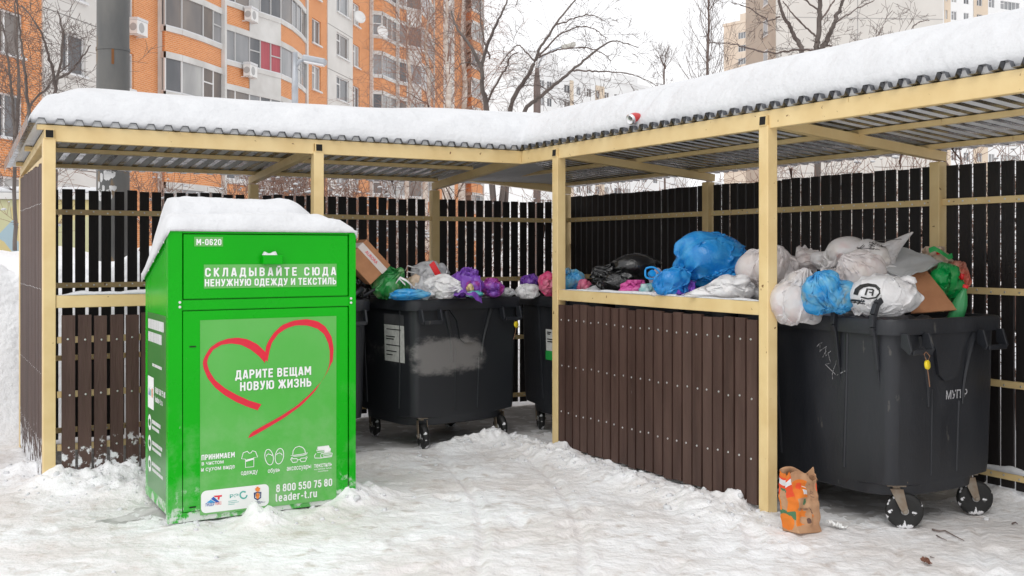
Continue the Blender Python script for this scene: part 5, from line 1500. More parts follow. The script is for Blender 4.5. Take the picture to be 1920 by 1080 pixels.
# dark scribble print on the clear pointed bag
cb_ = next(o for o in bpy.data.objects if o.get('label', '').startswith('clear bag with dark print'))
pr = MB(); r = random.Random(5)
for i in range(16):
    x, y = 1628 + r.random() * 62, 452 + r.random() * 10
    y += (1690 - x) * .12
    a = at(x, y, 6.2) - cb_.location
    for k in range(3):
        b = a + Vector((r.uniform(.006, .016), 0, r.uniform(-.012, .012))); w = Vector((.0, 0, .004))
        pr.add([a, b, b + w, a + w], [(0, 1, 2, 3)]); a = b
project(cb_, pr)
pr.v = [tuple(p) for p in pr.v]
pr.build('print', MATS['black_print'], cb_)

# grey plastic sheet, cardboard sheet, green bottle
def sheet_obj(name, label, cat, corners, m, th=.006, bend=.03, seed=0, nn=14, grp=None):
    c = [Vector(p) for p in corners]
    nrm = (c[1] - c[0]).cross(c[3] - c[0]).normalized()
    V = []
    for side in (0, 1):
        for j in range(nn + 1):
            for i in range(nn + 1):
                s, t = i / nn, j / nn
                p = c[0] * (1 - s) * (1 - t) + c[1] * s * (1 - t) + c[2] * s * t + c[3] * (1 - s) * t
                V.append(p + nrm * (side * th + bend * float(fbm(np.array([[s * 2 + seed, t * 2, seed]]), 3, seed)[0])))
    n1 = (nn + 1) ** 2
    fs = []
    for j in range(nn):
        for i in range(nn):
            q = [j * (nn + 1) + i, j * (nn + 1) + i + 1, (j + 1) * (nn + 1) + i + 1, (j + 1) * (nn + 1) + i]
            fs.append(q[::-1]); fs.append([x + n1 for x in q])
    ed = list(range(nn + 1)) + [(j + 1) * (nn + 1) + nn for j in range(nn)] + [nn * (nn + 1) + nn - 1 - i for i in range(nn)] + [(nn - 1 - j) * (nn + 1) for j in range(nn)]
    for a, b in zip(ed[:-1], ed[1:]): fs.append([a, b, b + n1, a + n1])
    org = sum(c, Vector()) / 4
    V = [p - org for p in V]
    o = MB().add(V, fs).build(name, m, None, True)
    o.modifiers.new('edges', 'EDGE_SPLIT').split_angle = math.radians(50)
    o.location = org
    return tag(o, label, cat, grp)
sheet_obj('plastic_sheet', 'smooth pale grey plastic sheet leaning on the heap right of the pointed clear bag', 'plastic sheet',
          [at(1660, 514, 6.45), at(1708, 514, 6.35), at(1768, 491, 6.60), at(1690, 466, 6.75)], mat('grey_film_sheet', (.50, .51, .52), (.44, .45, .46), rough=.35), .01, .03, 2)
sheet_obj('cardboard_sheet', 'flat brown cardboard sheet propped on the rim between the lettered bag and green bottle', 'cardboard',
          [at(1708, 588, 6.28), at(1793, 582, 6.32), at(1738, 508, 6.52), at(1704, 514, 6.50)], CARD, .008, .012, 3)
bt = MB().lathe([(.0001, -.15), (.042, -.15), (.046, -.14), (.046, -.02), (.044, .01), (.030, .06), (.015, .09), (.014, .108)], (0, 0, 0), (0, 0, 1), 24).build('plastic_bottle', mat('green_pet', (.05, .36, .12), (.08, .42, .16), rough=.15, transl=.3), None, True)
bt.location = at(1799, 572, 6.35); bt.rotation_euler = (.15, .25, 0)
MB().lathe([(.0001, .109), (.0165, .109), (.0165, .128), (.0001, .130)], (0, 0, 0), (0, 0, 1), 16).build('bottle_cap', mat('red_plastic', (.68, .015, .02), rough=.35), bt)
tag(bt, 'green plastic bottle with a red cap at the right edge of the nearest container', 'bottle')
for i, (px, py, D, lab) in enumerate(((1761, 472, 6.7, 'small red bottle cap sticking up beside the beige bag'), (1803, 518, 6.5, 'small red bottle cap poking out of the red-orange bag'))):
    o = MB().lathe([(.0001, -.02), (.015, -.02), (.016, .012), (.014, .016), (.0001, .017)], (0, 0, 0), (.2, -.1, 1), 14).build('bottle_cap_piece', MATS['red_plastic'], None, True)
    o.location = at(px, py, D); tag(o, lab, 'bottle cap')
strip_m = MB()
strip(strip_m, [at(1742, 470, 6.62), at(1752, 466, 6.6), at(1764, 472, 6.58), at(1778, 482, 6.6), at(1786, 479, 6.62)], .035, 0, (0, .5, 1))
strip(strip_m, [at(1786, 500, 6.45), at(1790, 515, 6.42), at(1788, 535, 6.42), at(1782, 552, 6.45)], .045, 0, (1, .3, 0))
o = strip_m.build('torn_handle', BGREEN2, None, True)
tag(o, 'torn bright green bag handle twisted over the beige bag', 'bag handle')

for lab_, cs_, mm_, sd_ in (
        ('crumpled clear film scrap between the blue and the lettered bag', [(1590, 575, 6.15), (1625, 580, 6.1), (1632, 545, 6.3), (1588, 540, 6.35)], BWHITE, 11),
        ('limp milky film sheet behind the rosy bags near the cream post', [(1480, 500, 7.0), (1530, 505, 6.9), (1540, 470, 7.1), (1495, 468, 7.2)], BPINKW, 13),
        ('loose white film flap under the pointed clear bag', [(1625, 530, 6.35), (1700, 535, 6.3), (1705, 505, 6.5), (1640, 500, 6.5)], BWHITE, 14)):
    sheet_obj('film_scrap', lab_, 'plastic film', [at(*q) for q in cs_], mm_, .002, .09, sd_, 26)
# --- middle container, behind the brown boards
bag('huge blue translucent rubbish bag lying on the middle container', 1330, 490, 7.45, 142, 108, BBLUE, 21, g=(-1, -.25, -.55), dep=.50, tuft=.14, lumps=10, core=.82, nS=56, nF=84, slack=1.30, crink=.07, lump=.10)
bag('blue crumpled bag end hanging below the huge blue bag, tied at its neck', 1262, 527, 7.25, 72, 56, BBLUE, 22, g=(.5, .3, 1), dep=.22, crink=.12)
bag('shiny black rubbish bag beside the huge blue bag', 1172, 514, 8.25, 122, 78, BBLACK, 23, g=(-1, -.1, .35), dep=.46, crink=.10, tuft=.2)
bag('crumpled magenta pink bag at the foot of the black bag', 1189, 541, 7.75, 58, 30, BPINK, 24, knot=False, dep=.2, crink=.12, open_=True)
bag('white and teal bag scrap standing on the sill by the pink bag', 1213, 546, 7.55, 30, 30, BTEAL, 25, knot=False, dep=.12, crink=.1)
bag('lilac see-through bag between the teal scrap and the blue bag', 1236, 530, 7.6, 36, 52, BLILAC, 26, knot=False, dep=.2, crink=.1)
bag('round rosy tub wrapped in film on the sill', 1243, 551, 7.35, 44, 18, BPINKW, 27, knot=False, dep=.16, crink=.03)
bag('deep purple bag tucked between the blue bag and the white bag', 1284, 543, 7.3, 44, 34, BPURP, 28, knot=False, dep=.16, crink=.12)
wb = bag('white carrier bag sagging over the cream sill beam below the huge blue bag', 1347, 541, 6.92, 124, 52, BWHITE, 29, g=(-1, -.1, .3), knot=False, dep=.26, crink=.10, tip=(-1, 0, -.2))
bag('little blue bag with a gathered top beside the white carrier', 1363, 512, 7.2, 52, 22, BBLUE, 30, knot=False, g=(0, -.3, 1), dep=.16, crink=.12)
bag('grey lumpy bag squeezed behind the cream post by the white carrier', 1418, 548, 7.0, 40, 38, BGREY, 31, knot=False, dep=.2, crink=.12)
bag('white wrapper pile at the left of the black bag', 1117, 545, 8.3, 44, 22, BGREY, 32, knot=False, dep=.2, crink=.12)
bag('mauve bag low between the black and the blue bag', 1262, 548, 7.7, 70, 34, BLILAC, 33, knot=False, dep=.3, crink=.12)
rg = MB()
cen = at(1222, 512, 7.5)
pts = [cen + Vector((.052 * math.cos(a) * (1 + .12 * math.cos(3 * a)), .01 * math.sin(a), .042 * math.sin(a))) for a in np.linspace(0, 2 * math.pi, 25)]
rg.tube([p - cen for p in pts], .0075, 8)
o = rg.build('carrying_ring', mat('blue_plastic', (.01, .30, .72), rough=.35), None, True); o.location = cen
MB().lathe([(.0001, -.02), (.024, -.02), (.026, .012), (.0001, .014)], (.004, .02, -.004), (.3, -.9, .3), 14).build('bottle_cap', MATS['blue_plastic'], o)
tag(o, 'blue carrying ring of a water bottle in front of the black bag', 'bottle ring')

# --- corner container
bag('blue printed bag behind the cream corner post', 1073, 526, 8.65, 44, 46, BBLUE2, 41, g=(-.3, 0, 1), dep=.22, knot=False, crink=.1)
bag('small pink bag leaning on the blue printed bag', 1096, 538, 8.55, 26, 32, BPINK2, 42, knot=False, dep=.16)
bag('pale pink bag with a red patch left of the cream corner post', 1030, 532, 9.0, 40, 46, BPINK2, 43, knot=False, dep=.22, crink=.07)
bag('small purple bag with a gathered top on the corner container', 993, 526, 9.35, 34, 26, BPURP, 44, g=(.5, 0, 1), dep=.16, crink=.12)
bag('limp white carrier hanging over the rim of the corner container', 989, 546, 9.15, 44, 30, BWHITE, 45, knot=False, dep=.16, crink=.14)
for lab_, cs_, mm_, sd_ in (
        ('loose purple film flap between the sill and the blue bag', [(1268, 556, 7.1), (1302, 558, 7.0), (1306, 528, 7.3), (1275, 526, 7.35)], BPURP, 16),):
    sheet_obj('film_scrap', lab_, 'plastic film', [at(*q) for q in cs_], mm_, .002, .09, sd_, 26)
# --- scuffed container
for lab_, cs_, mm_, sd_ in (
        ('torn purple film spilling over the rim below the open purple bag', [(850, 560, 8.35), (905, 558, 8.4), (900, 525, 8.7), (855, 522, 8.7)], BPURP, 17),
        ('pale film crumpled between the green bag and the white bag', [(775, 555, 8.4), (815, 556, 8.4), (812, 520, 8.7), (780, 515, 8.7)], BGREY, 18)):
    sheet_obj('film_scrap', lab_, 'plastic film', [at(*q) for q in cs_], mm_, .002, .09, sd_, 26)
bag('large green translucent bag behind the blue flat bag', 731, 530, 8.65, 68, 66, BGREEN, 51, g=(.5, -.3, .6), dep=.30, tuft=.14, crink=.08)
bag('flat light blue bag lying on the rim of the scuffed container', 768, 551, 8.42, 74, 22, BBLUE2, 52, knot=False, dep=.22, crink=.06)
gw = bag('greyish white bag standing at the back with a red packet in it', 801, 514, 8.95, 58, 48, BGREY, 53, g=(.3, 0, 1), knot=False, dep=.24, crink=.1)
bag('white bag with radiating folds on the scuffed container', 832, 537, 8.55, 72, 44, BWHITE, 54, g=(.9, -.5, -.1), dep=.26, tuft=.1, crink=.07)
bag('open purple bag with a torn mouth on the scuffed container', 872, 529, 8.8, 64, 54, BPURP, 55, g=(.2, -.5, 1), dep=.26, crink=.12, knot=False, open_=True)
bag('purple bag with a pink top right of the torn bag', 921, 539, 8.85, 46, 34, BPP, 56, g=(0, -.2, 1), knot=False, dep=.22, crink=.09, open_=True)
bag('dull pink and grey scraps in the mouth of the torn purple bag', 885, 540, 8.62, 34, 30, BPP, 57, knot=False, dep=.14, crink=.14)
bag('small yellow wrapper in front of the torn purple bag', 881, 540, 8.52, 13, 17, bag_mat('film_yellow', (.72, .52, .16), (.8, .65, .4), .2, .5), 58, knot=False, dep=.06, crink=.14)
bag('small light blue and white packet on the rim below the torn purple bag', 890, 551, 8.5, 30, 12, BTEAL, 59, knot=False, dep=.10)
bag('beige paper bundle between the green and the white bag', 782, 530, 8.75, 34, 34, BBEIGE, 60, knot=False, dep=.16, crink=.14)
bag('crumpled pale wrapper behind the rim at the right of the purple bag', 948, 548, 9.0, 36, 18, BGREY, 61, knot=False, dep=.14, crink=.14)
bag('clear grey tray behind the red packet', 828, 512, 9.1, 30, 36, BGREY, 62, knot=False, dep=.18, crink=.04)
o = MB().obox((0, 0, 0), (.030, .01, -.055), (0, .012, 0), (.02, 0, .016)).build('packet', mat('red_plastic', (.68, .015, .02)), None, bevel=.004)
o.location = at(816, 505, 8.72); tag(o, 'red packet sticking out of the greyish white bag', 'packet')
hb = MB()
strip(hb, [at(742, 531, 8.45), at(750, 520, 8.42), at(762, 526, 8.40), at(774, 537, 8.42), at(770, 539, 8.44)], .02, 0, (0, .6, 1))
strip(hb, [at(742, 531, 8.45), at(748, 522, 8.50), at(760, 534, 8.5)], .018, 0, (0, .6, 1))
tag(hb.build('bag_strap', BWHITE, None, True), 'white plastic bag handle looped in front of the green bag', 'bag handle')
hb = MB()
hb.tube([at(760, 508, 8.8), at(764, 498, 8.8), at(786, 505, 8.85), at(782, 513, 8.85), at(764, 509, 8.8)], .006, 5)
tag(hb.build('wire_hanger', mat('dull_white', (.6, .6, .6), rough=.5), None, True), 'thin white wire loop sticking up behind the green bag', 'wire')
# cardboard box with printed tape
def cbox():
    root = empty('cardboard_box', at(684, 491, 8.62), RZ + .05)
    root.rotation_euler = (0, math.radians(47), RZ - .15)
    w, d, h = .145, .135, .115
    b = MB().box(-w, w, -d, d, -h, h).build('carton', CARD, root, bevel=.005)
    tape = MB().box(-w - .0025, w + .0025, -d - .0025, -d + .001, .015, .072).box(-w - .0025, -w + .001, -d, d, .015, .072)
    tb = tape.build('tape', mat('tape', (.66, .60, .58), (.6, .53, .5), rough=.3), root)
    t = MB(); add_text(t, 'AURORA', -.08, .055, 0, .026, (0, -d - .004, .031), (1, 0, 0), (0, 0, 1))
    t.build('lettering', REDP, tb)
    return tag(root, 'brown cardboard box with white printed tape tilted on top of the hidden container', 'box')
cbox()
bag('black bag sagging under the tilted cardboard box, behind the green bin', 664, 541, 8.72, 62, 52, BBLACK, 63, g=(-.5, .5, .6), dep=.3)
# loose rubbish that nobody could count, filling the containers below the bags
for c, sd, hx_, hy_ in ((cA, 1, .40, .56), (cB, 2, .40, .56), (cC, 3, .40, .56), (cD, 4, WD / 2 - .1, LD_ / 2 - .1), (cE, 5, .40, .56)):
    n = 60
    xs = np.linspace(-hx_, hx_, n); ys = np.linspace(-hy_, hy_, n)
    X, Y = np.meshgrid(xs, ys); p = np.stack([X, Y, X * 0], -1)
    Z = 1.165 + .05 * fbm(p * 7, 3, sd) + .05 * ridged(p * 5, 3, sd + 9)
    e = np.minimum(hx_ - np.abs(X), hy_ - np.abs(Y)); Z = Z - .05 * (1 - smooth(0, .08, e))
    idx = np.arange(n * n).reshape(n, n)
    o = np_mesh('loose_rubbish', np.stack([X.ravel(), Y.ravel(), Z.ravel()], -1), np.stack([idx[:-1, :-1], idx[:-1, 1:], idx[1:, 1:], idx[1:, :-1]], -1).reshape(-1, 4),
                bag_mat('film_mixed', (.35, .34, .36), (.12, .14, .2), .2, .35, scale=2, c3=(.5, .15, .12)))
    o.location = c.location; o.rotation_euler = c.rotation_euler
    tag(o, 'loose mixed rubbish filling the black container below its bags', None, kind='stuff')

# ------------------------------------------------------------------ paper bag, scraps, can
def paper_bag():
    W, H, Dp = .19, .345, .13
    KR, OR, WH, GN, RD, DG = 0, 1, 2, 3, 4, 5
    mats = [mat('kraft_paper', lin(186, 146, 112), lin(170, 128, 96), rough=.85, scale=9, bump=.15, bscale=30), mat('bag_orange', (.72, .20, .015), (.66, .15, .012), rough=.7), mat('bag_white', (.7, .7, .72), rough=.7),
            mat('bag_green', (.06, .17, .08), rough=.7), mat('bag_red', (.74, .07, .015), rough=.7), mat('bag_brown', (.12, .065, .05), rough=.8)]
    ex = [(-.5, 0), (.5, 0)]
    n_u, n_v = 96, 78
    # perimeter parameter: front (0..W), right side, back, left side
    per = 2 * (W + Dp)
    V, M, Fs = [], [], []
    rs = fbm
    def crumple(x, y, z):
        q = np.array([[x * 9, y * 9, z * 9]])
        return Vector((float(fbm(q, 3, 51)[0]) * .024, float(fbm(q + 31, 3, 52)[0]) * .034 + float(ridged(q * .7, 2, 53)[0]) * .020, float(fbm(q + 77, 2, 54)[0]) * .008))
    def pos(s, t):
        d = s * per
        if d < W: x, y = d - W / 2, -Dp / 2
        elif d < W + Dp: x, y = W / 2, -Dp / 2 + (d - W)
        elif d < 2 * W + Dp: x, y = W / 2 - (d - W - Dp), Dp / 2
        else: x, y = -W / 2, Dp / 2 - (d - 2 * W - Dp)
        top = H * (.94 + .06 * math.sin(d * 31) + .05 * (y > 0) - .05 * (x > .02) * (y < 0))
        z = t * top
        sq = 1 - .45 * smooth(.55, 1.0, t) if abs(y) > 0 else 1
        y *= float(sq)
        x *= 1 + .08 * t
        x += -.035 * t
        p = Vector((x, y, z))
        return p + crumple(x, y, z) * float(min(1, t * 4 + .15))
    for j in range(n_v + 1):
        for i in range(n_u): V.append(pos(i / n_u, j / n_v))
    def paint(s, t):
        d = s * per
        if d < W:
            u = d / W
            if t < .10 + .12 * u: return KR
            if (u - .26) ** 2 * .4 + (t - .60) ** 2 < 0: return GN
            if ((u - .34) / .075) ** 2 + ((t - .50) / .055) ** 2 < 1: return GN
            if u < .40 + .02 * math.sin(t * 40) and .30 < t < .36 + .02 * math.sin(u * 30): return OR
            if u < .34 + .03 * math.sin(t * 30) and .12 < t < .32 and ((u - .3) / .16) ** 2 + ((t - .2) / .06) ** 2 > 1: return OR
            if ((u - .47) / .10) ** 2 + ((t - .19) / .055) ** 2 < 1: return DG
            if u < .46 and .34 < t < .575: return KR if u > .08 else OR
            if u < .46 and .575 < t < .86:
                if ((u - .20) / .09) ** 2 + ((t - .76) / .05) ** 2 < 1: return RD
                if .27 < u < .45 and .63 < t < .71: return WH
                if .30 < u < .45 and .74 < t < .76: return WH
                return OR
            if .56 < u < .78 and .62 < t < .82:
                return DG if (int(t * 90) % 3 == 0 and .66 < t < .80 and u > .60) or ((u - .61) / .03) ** 2 + ((t - .72) / .02) ** 2 < 1 else KR
            if ((u - .97) / .05) ** 2 + ((t - .15) / .05) ** 2 < 1: return DG
            if .5 < u < .70 and abs(t - .42 + .35 * (u - .5)) < .012: return DG
            if ((u - .70) / .05) ** 2 + ((t - .30) / .03) ** 2 < 1: return OR
            if u > .93 and .78 < t < .92: return RD
            return KR
        if d > 2 * W + Dp:
            u = (d - 2 * W - Dp) / Dp           # left side, from back to front
            if .80 < t < .88: return WH
            if t > .88: return RD if t < .92 else OR
            if .34 < t < .74 and .12 < u < .6: return GN if (t > .70 or t < .37) else KR
            if t < .34: return OR if ((u - .4) / .5) ** 2 + ((t - .17) / .14) ** 2 < 1 else (GN if t > .2 else KR)
            return RD if t > .6 else OR
        return KR
    for j in range(n_v):
        for i in range(n_u):
            i2 = (i + 1) % n_u
            Fs.append((j * n_u + i, j * n_u + i2, (j + 1) * n_u + i2, (j + 1) * n_u + i))
            M.append(paint((i + .5) / n_u, (j + .5) / n_v))
    Fs = [list(f) for f in Fs]
    mb = MB(); mb.v = [tuple(v) for v in V]; mb.f = Fs; mb.m = M
    mb.f.append(list(range(n_u - 1, -1, -1))); mb.m.append(0)
    # inner lining
    o = mb.build('paper_bag', mats, None, True)
    so = o.modifiers.new('thickness', 'SOLIDIFY'); so.thickness = .003; so.offset = -1
    t = MB(); add_text(t, 'ДОСТАВКА', -.080, -.020, .128, .012, (0, -.2, 0), (1, 0, 0), (0, 0, 1)); project(o, t, .002); t.build('lettering', mats[5], o)
    t = MB(); t.tube([(-.062 + .05 * math.cos(a), -.035 + .02 * math.cos(a), .27 + .055 * math.sin(a)) for a in np.linspace(0.2, 2.6, 14)], .003, 5)
    t2_ = MB().tube([(.035 + .055 * math.cos(a), -.02, .275 + .045 * math.sin(a)) for a in np.linspace(.3, 2.9, 14)], .0035, 5).build('handle', mats[0], o, True)
    return o
pb = paper_bag()
p = at(1511, 985, CAMZ * F / (1001 - HOR)); pb.location = (p.x, p.y + .06, gh(p.x, p.y + .06) - .004)
pb.rotation_euler = (math.radians(-4), math.radians(5), math.radians(30))
tag(pb, 'crumpled brown paper carrier printed orange and green, standing in the snow by the post', 'paper bag')

def crumpled_scrap(label, px, py, w, h, m, seed, name='paper_scrap', cat='scrap'):
    D = CAMZ * F / (py - HOR); q = at(px, py, D)
    n = 10; V = []
    for j in range(n):
        for i in range(n):
            s, t = i / (n - 1) - .5, j / (n - 1) - .5
            V.append((s * w, t * h, .012 + .05 * w / .1 * abs(float(ridged(np.array([[s * 2.5 + seed, t * 2.5, 0]]), 2, seed)[0])) ))
    fs = [(j * n + i, j * n + i + 1, (j + 1) * n + i + 1, (j + 1) * n + i) for j in range(n - 1) for i in range(n - 1)]
    o = MB().add(V, fs).build(name, m, None, False)
    so = o.modifiers.new('thickness', 'SOLIDIFY'); so.thickness = .0015
    o.location = (q.x, q.y, gh(q.x, q.y)); o.rotation_euler = (.25, .1, seed * .7)
    return tag(o, label, cat)
crumpled_scrap('crumpled white paper scrap on the snow right of the paper bag', 1564, 993, .075, .06, WHITEP, 3)
crumpled_scrap('small white paper scrap beside the bigger one', 1583, 994, .04, .035, WHITEP, 5)
crumpled_scrap('dry brown leaf on the snow near the bottom right', 1738, 1060, .06, .03, mat('dry_leaf', (.20, .09, .06), rough=.8), 7, 'dry_leaf', 'leaf')
def stick(label, pts, r, name='fallen_twig'):
    ww = []
    for px, py in pts:
        q = at(px, py, CAMZ * F / (py - HOR)); ww.append(Vector((q.x, q.y, gh(q.x, q.y) + r + .004)))
    c = ww[0].copy()
    o = MB().tube([q - c for q in ww], [r * (1 - .6 * i / (len(ww) - 1)) for i in range(len(ww))], 6).build(name, TWIG, None, True)
    o.location = c
    tag(o, label, 'twig')
stick('dark forked twig lying on the snow near the front wheel of the nearest container', [(1748, 998), (1762, 1001), (1772, 1000), (1790, 1010), (1807, 1019)], .006)
stick('short thin twig below the long dark twig', [(1756, 1008), (1766, 1013), (1775, 1017)], .004)
stick('small bent dark twig on the snow near the right edge', [(1898, 984), (1904, 982), (1908, 985)], .006)
stick('tiny dark twig by the bottom right leaf', [(1744, 1048), (1752, 1050)], .004)

def can():
    n, K = 28, 16
    prof = [(.018, -.064), (.026, -.062), (.028, -.059), (.033, -.050), (.033, .052), (.027, .060), (.026, .061), (.023, .056), (.0001, .056)]
    mb = MB()
    loops = []
    fine = []
    for (r0, h0), (r1, h1) in zip(prof[:-1], prof[1:]):
        k = 12 if abs(h1 - h0) > .05 else 1
        for q in range(k): fine.append((r0 + (r1 - r0) * q / k, h0 + (h1 - h0) * q / k))
    fine.append(prof[-1])
    for r, h in fine:
        L = []
        for k in range(n):
            a = 2 * math.pi * k / n
            dent = .45 * math.exp(-((h + .05) / .035) ** 2) * max(0, math.cos(a - 1.2)) + .18 * math.exp(-((h + .02) / .03) ** 2) * max(0, math.cos(a - 3.6))
            rr = r * (1 - dent)
            L.append((rr * math.cos(a), rr * math.sin(a), h))
        loops.append(L)
    mb.loft(loops)
    for i, f in enumerate(mb.f):
        c = [sum(mb.v[j][k] for j in f) / len(f) for k in range(3)]
        rad = math.hypot(c[0], c[1]); an = math.atan2(c[1], c[0])
        if -.05 < c[2] < .050 and rad > .012:
            mb.m[i] = 1
            if -.03 < c[2] < .034 and -2.2 < an < -.7: mb.m[i] = 2
            if c[2] > .040: mb.m[i] = 2
    o = mb.build('drink_can', [mat('aluminium', (.75, .75, .76), rough=.25, metal=.95), mat('can_red', (.50, .03, .03), rough=.35), mat('can_white', (.75, .75, .78), (.3, .3, .36), rough=.35, scale=60)], None, True)
    w = to_world(CAN[0], CAN[1], roof_top(*CAN) + .026)
    o.location = w
    d = Vector((-.62, -.62, -.28))
    o.rotation_euler = d.to_track_quat('Z', 'Y').to_euler()
    o.scale = (1.18,) * 3
    tag(o, 'crushed red and white drink can lying in the snow on the roof', 'can')
can()
# ------------------------------------------------------------------ buildings behind
BRICK = brick_mat('orange_brick', (.70, .275, .095), (.62, .225, .072), (.72, .50, .34))
PANEL = mat('white_panel', (.70, .685, .66), (.62, .605, .58), rough=.8, scale=.5, detail=8)
CONC = mat('white_concrete', (.66, .655, .64), (.54, .53, .51), rough=.8, scale=.9, detail=8)
FRAMEW = mat('window_frame_white', (.72, .72, .72), rough=.4)
FRAMEG = mat('window_frame_grey', (.48, .48, .48), rough=.4)
def glass(name, c, c2): return mat(name, c, c2, rough=.12, scale=.9, detail=3, spec=.6, stretch=(1, 1, .35))
GL = [glass('glass_dark', (.09, .095, .105), (.15, .15, .16)), glass('glass_grey', (.20, .21, .22), (.30, .30, .31)), glass('glass_curtain', (.42, .42, .41), (.30, .30, .30)),
      glass('glass_warm', (.20, .17, .15), (.12, .11, .11))]
PINKC = mat('pink_curtain', (.50, .12, .14), (.30, .05, .07), rough=.6, scale=9, stretch=(6, 6, .05))
ACW = mat('ac_white', (.74, .74, .73), rough=.5)

def wall_holes(mb, x0, x1, z0, z1, holes, y=0.0, rev=.14, m=0, mr=None):
    """wall in the plane y, facing -y, with rectangular openings (xa, xb, za, zb) and their reveals"""
    xs = sorted({x0, x1, *[h[0] for h in holes], *[h[1] for h in holes]})
    zs_ = sorted({z0, z1, *[h[2] for h in holes], *[h[3] for h in holes]})
    for i in range(len(xs) - 1):
        for j in range(len(zs_) - 1):
            cx_, cz_ = (xs[i] + xs[i + 1]) / 2, (zs_[j] + zs_[j + 1]) / 2
            if any(h[0] < cx_ < h[1] and h[2] < cz_ < h[3] for h in holes): continue
            mb.add([(xs[i], y, zs_[j]), (xs[i + 1], y, zs_[j]), (xs[i + 1], y, zs_[j + 1]), (xs[i], y, zs_[j + 1])], [(0, 1, 2, 3)], m)
    for a, b, c, d in holes:
        q = [(a, y, c), (b, y, c), (b, y, d), (a, y, d), (a, y + rev, c), (b, y + rev, c), (b, y + rev, d), (a, y + rev, d)]
        mb.add(q, [(0, 4, 5, 1), (1, 5, 6, 2), (2, 6, 7, 3), (3, 7, 4, 0)], m if mr is None else mr)

wr = random.Random(12)
def window(root, a, b, c, d, y, rev=.14, split=(.4,), sill=True, fm=None):
    """frame with mullions (part) and its panes (sub-part)"""
    f = MB(); w = .07; yy = y + rev
    f.box(a, a + w, yy - .05, yy + .02, c, d).box(b - w, b, yy - .05, yy + .02, c, d).box(a + w, b - w, yy - .05, yy + .02, c, c + w).box(a + w, b - w, yy - .05, yy + .02, d - w, d)
    for s in split:
        x = a + (b - a) * s
        f.box(x - .045, x + .045, yy - .055, yy + .02, c + w, d - w)
    if len(split) and wr.random() < .6:
        x = a + (b - a) * split[0]; zt = d - (d - c) * .32
        f.box(a + w, x - .045, yy - .052, yy + .02, zt - .04, zt + .04)
    if sill: f.box(a - .06, b + .06, y - .12, yy - .052, c - .05, c - .004)
    if sill: f.box(a - .05, b + .05, y - .11, yy - .053, c - .003, c + .05, 1)
    fo = f.build('window', [fm or FRAMEW, SNOW], root)
    p = MB().add([(a + .02, yy + .005, c + .02), (b - .02, yy + .005, c + .02), (b - .02, yy + .005, d - .02), (a + .02, yy + .005, d - .02)], [(0, 1, 2, 3)])
    p.build('pane', wr.choice(GL), fo)
    return fo

# --- long orange apartment house: its facade line runs away from the viewer on the left
BA, BS = 23.76, .18                           # X = BS*Y - BA along the facade
BAN = math.atan2(1, BS)
hyp = math.hypot(1, BS)
house = empty('apartment_house', (BS * 30 - BA, 30, 0), BAN)
tag(house, 'long orange brick apartment house with white panels and glazed curved balconies', 'apartment house')
def wx(px, p=0.0):
    """metres along the facade of a column of the photograph, on a surface standing p in front of it"""
    u = (px - 960) / F
    D = (BA - p * hyp) / (BS - u)
    # world point, then along-facade coordinate
    X = u * D
    return ((X - (BS * 30 - BA)) * BS + (D - 30)) / hyp
ZT = 37.0
FL = [5.47 - 2.85 + 2.85 * k for k in range(12)]     # sill heights
segs = [(-330, 78, 0), (78, 183, 1), (183, 613, 0), (613, 660, 1), (660, 831, 0), (831, 851, 1), (851, 908, 0)]
cols = [(-2, 44, 0, 1, .62, (.28,)), (114, 158, 1, 1, .55, (.30,)), (238, 251, 2, 0, .6, (.5,)), (585, 601.5, 2, 0, 1.0, (.42,)), (629.5, 653, 3, 1, 1.0, (.35,)), (662, 674.5, 4, 0, .9, (.4,)), (834, 846, 5, 0, .8, (.5,)), (-75, -30, 0, 0, .6, (.5,)), (-230, -170, 0, 0, .6, (.5,))]
for si, (pa, pb_, k) in enumerate(segs):
    holes, wins = [], []
    for ca, cb2, cs, wide, dz, sp in cols:
        if cs != si: continue
        a, b = wx(ca), wx(cb2)
        for z in FL:
            Dc = (BA) / (BS - ((ca + cb2) / 2 - 960) / F)
            zo = z + (dz - .6) * .9
            if zo > CAMZ + HOR / F * Dc + 2.5 or zo < 1: continue
            holes.append((a, b, zo, zo + 1.55)); wins.append((a, b, zo, zo + 1.55, sp))
    mb = MB()
    a, b = wx(pa), wx(pb_)
    yw = -.06 if k else 0.0
    wall_holes(mb, a, b, -.5, ZT, holes, yw)
    mb.box(a, b, yw + .15, yw + .5, -.5, ZT, 0)
    if k:
        mb.box(a - .0, a + .004, yw, .16, -.5, ZT); mb.box(b - .004, b, yw, .16, -.5, ZT)
        for z in FL:                                          # dark joints of the storey-high panels
            mb.box(a, b, yw - .002, yw + .03, z - .78, z - .735, 1)
    mb.build('panel_wall' if k else 'brick_wall', [PANEL if k else BRICK, mat('joint', (.25, .24, .23), rough=.9)], house)
    for a_, b_, c_, d_, sp in wins:
        window(house, a_, b_, c_, d_, yw, .14, sp)
MB().box(wx(-330), wx(908), .55, 14, -.5, ZT - .3).build('main_block', CONC, house)

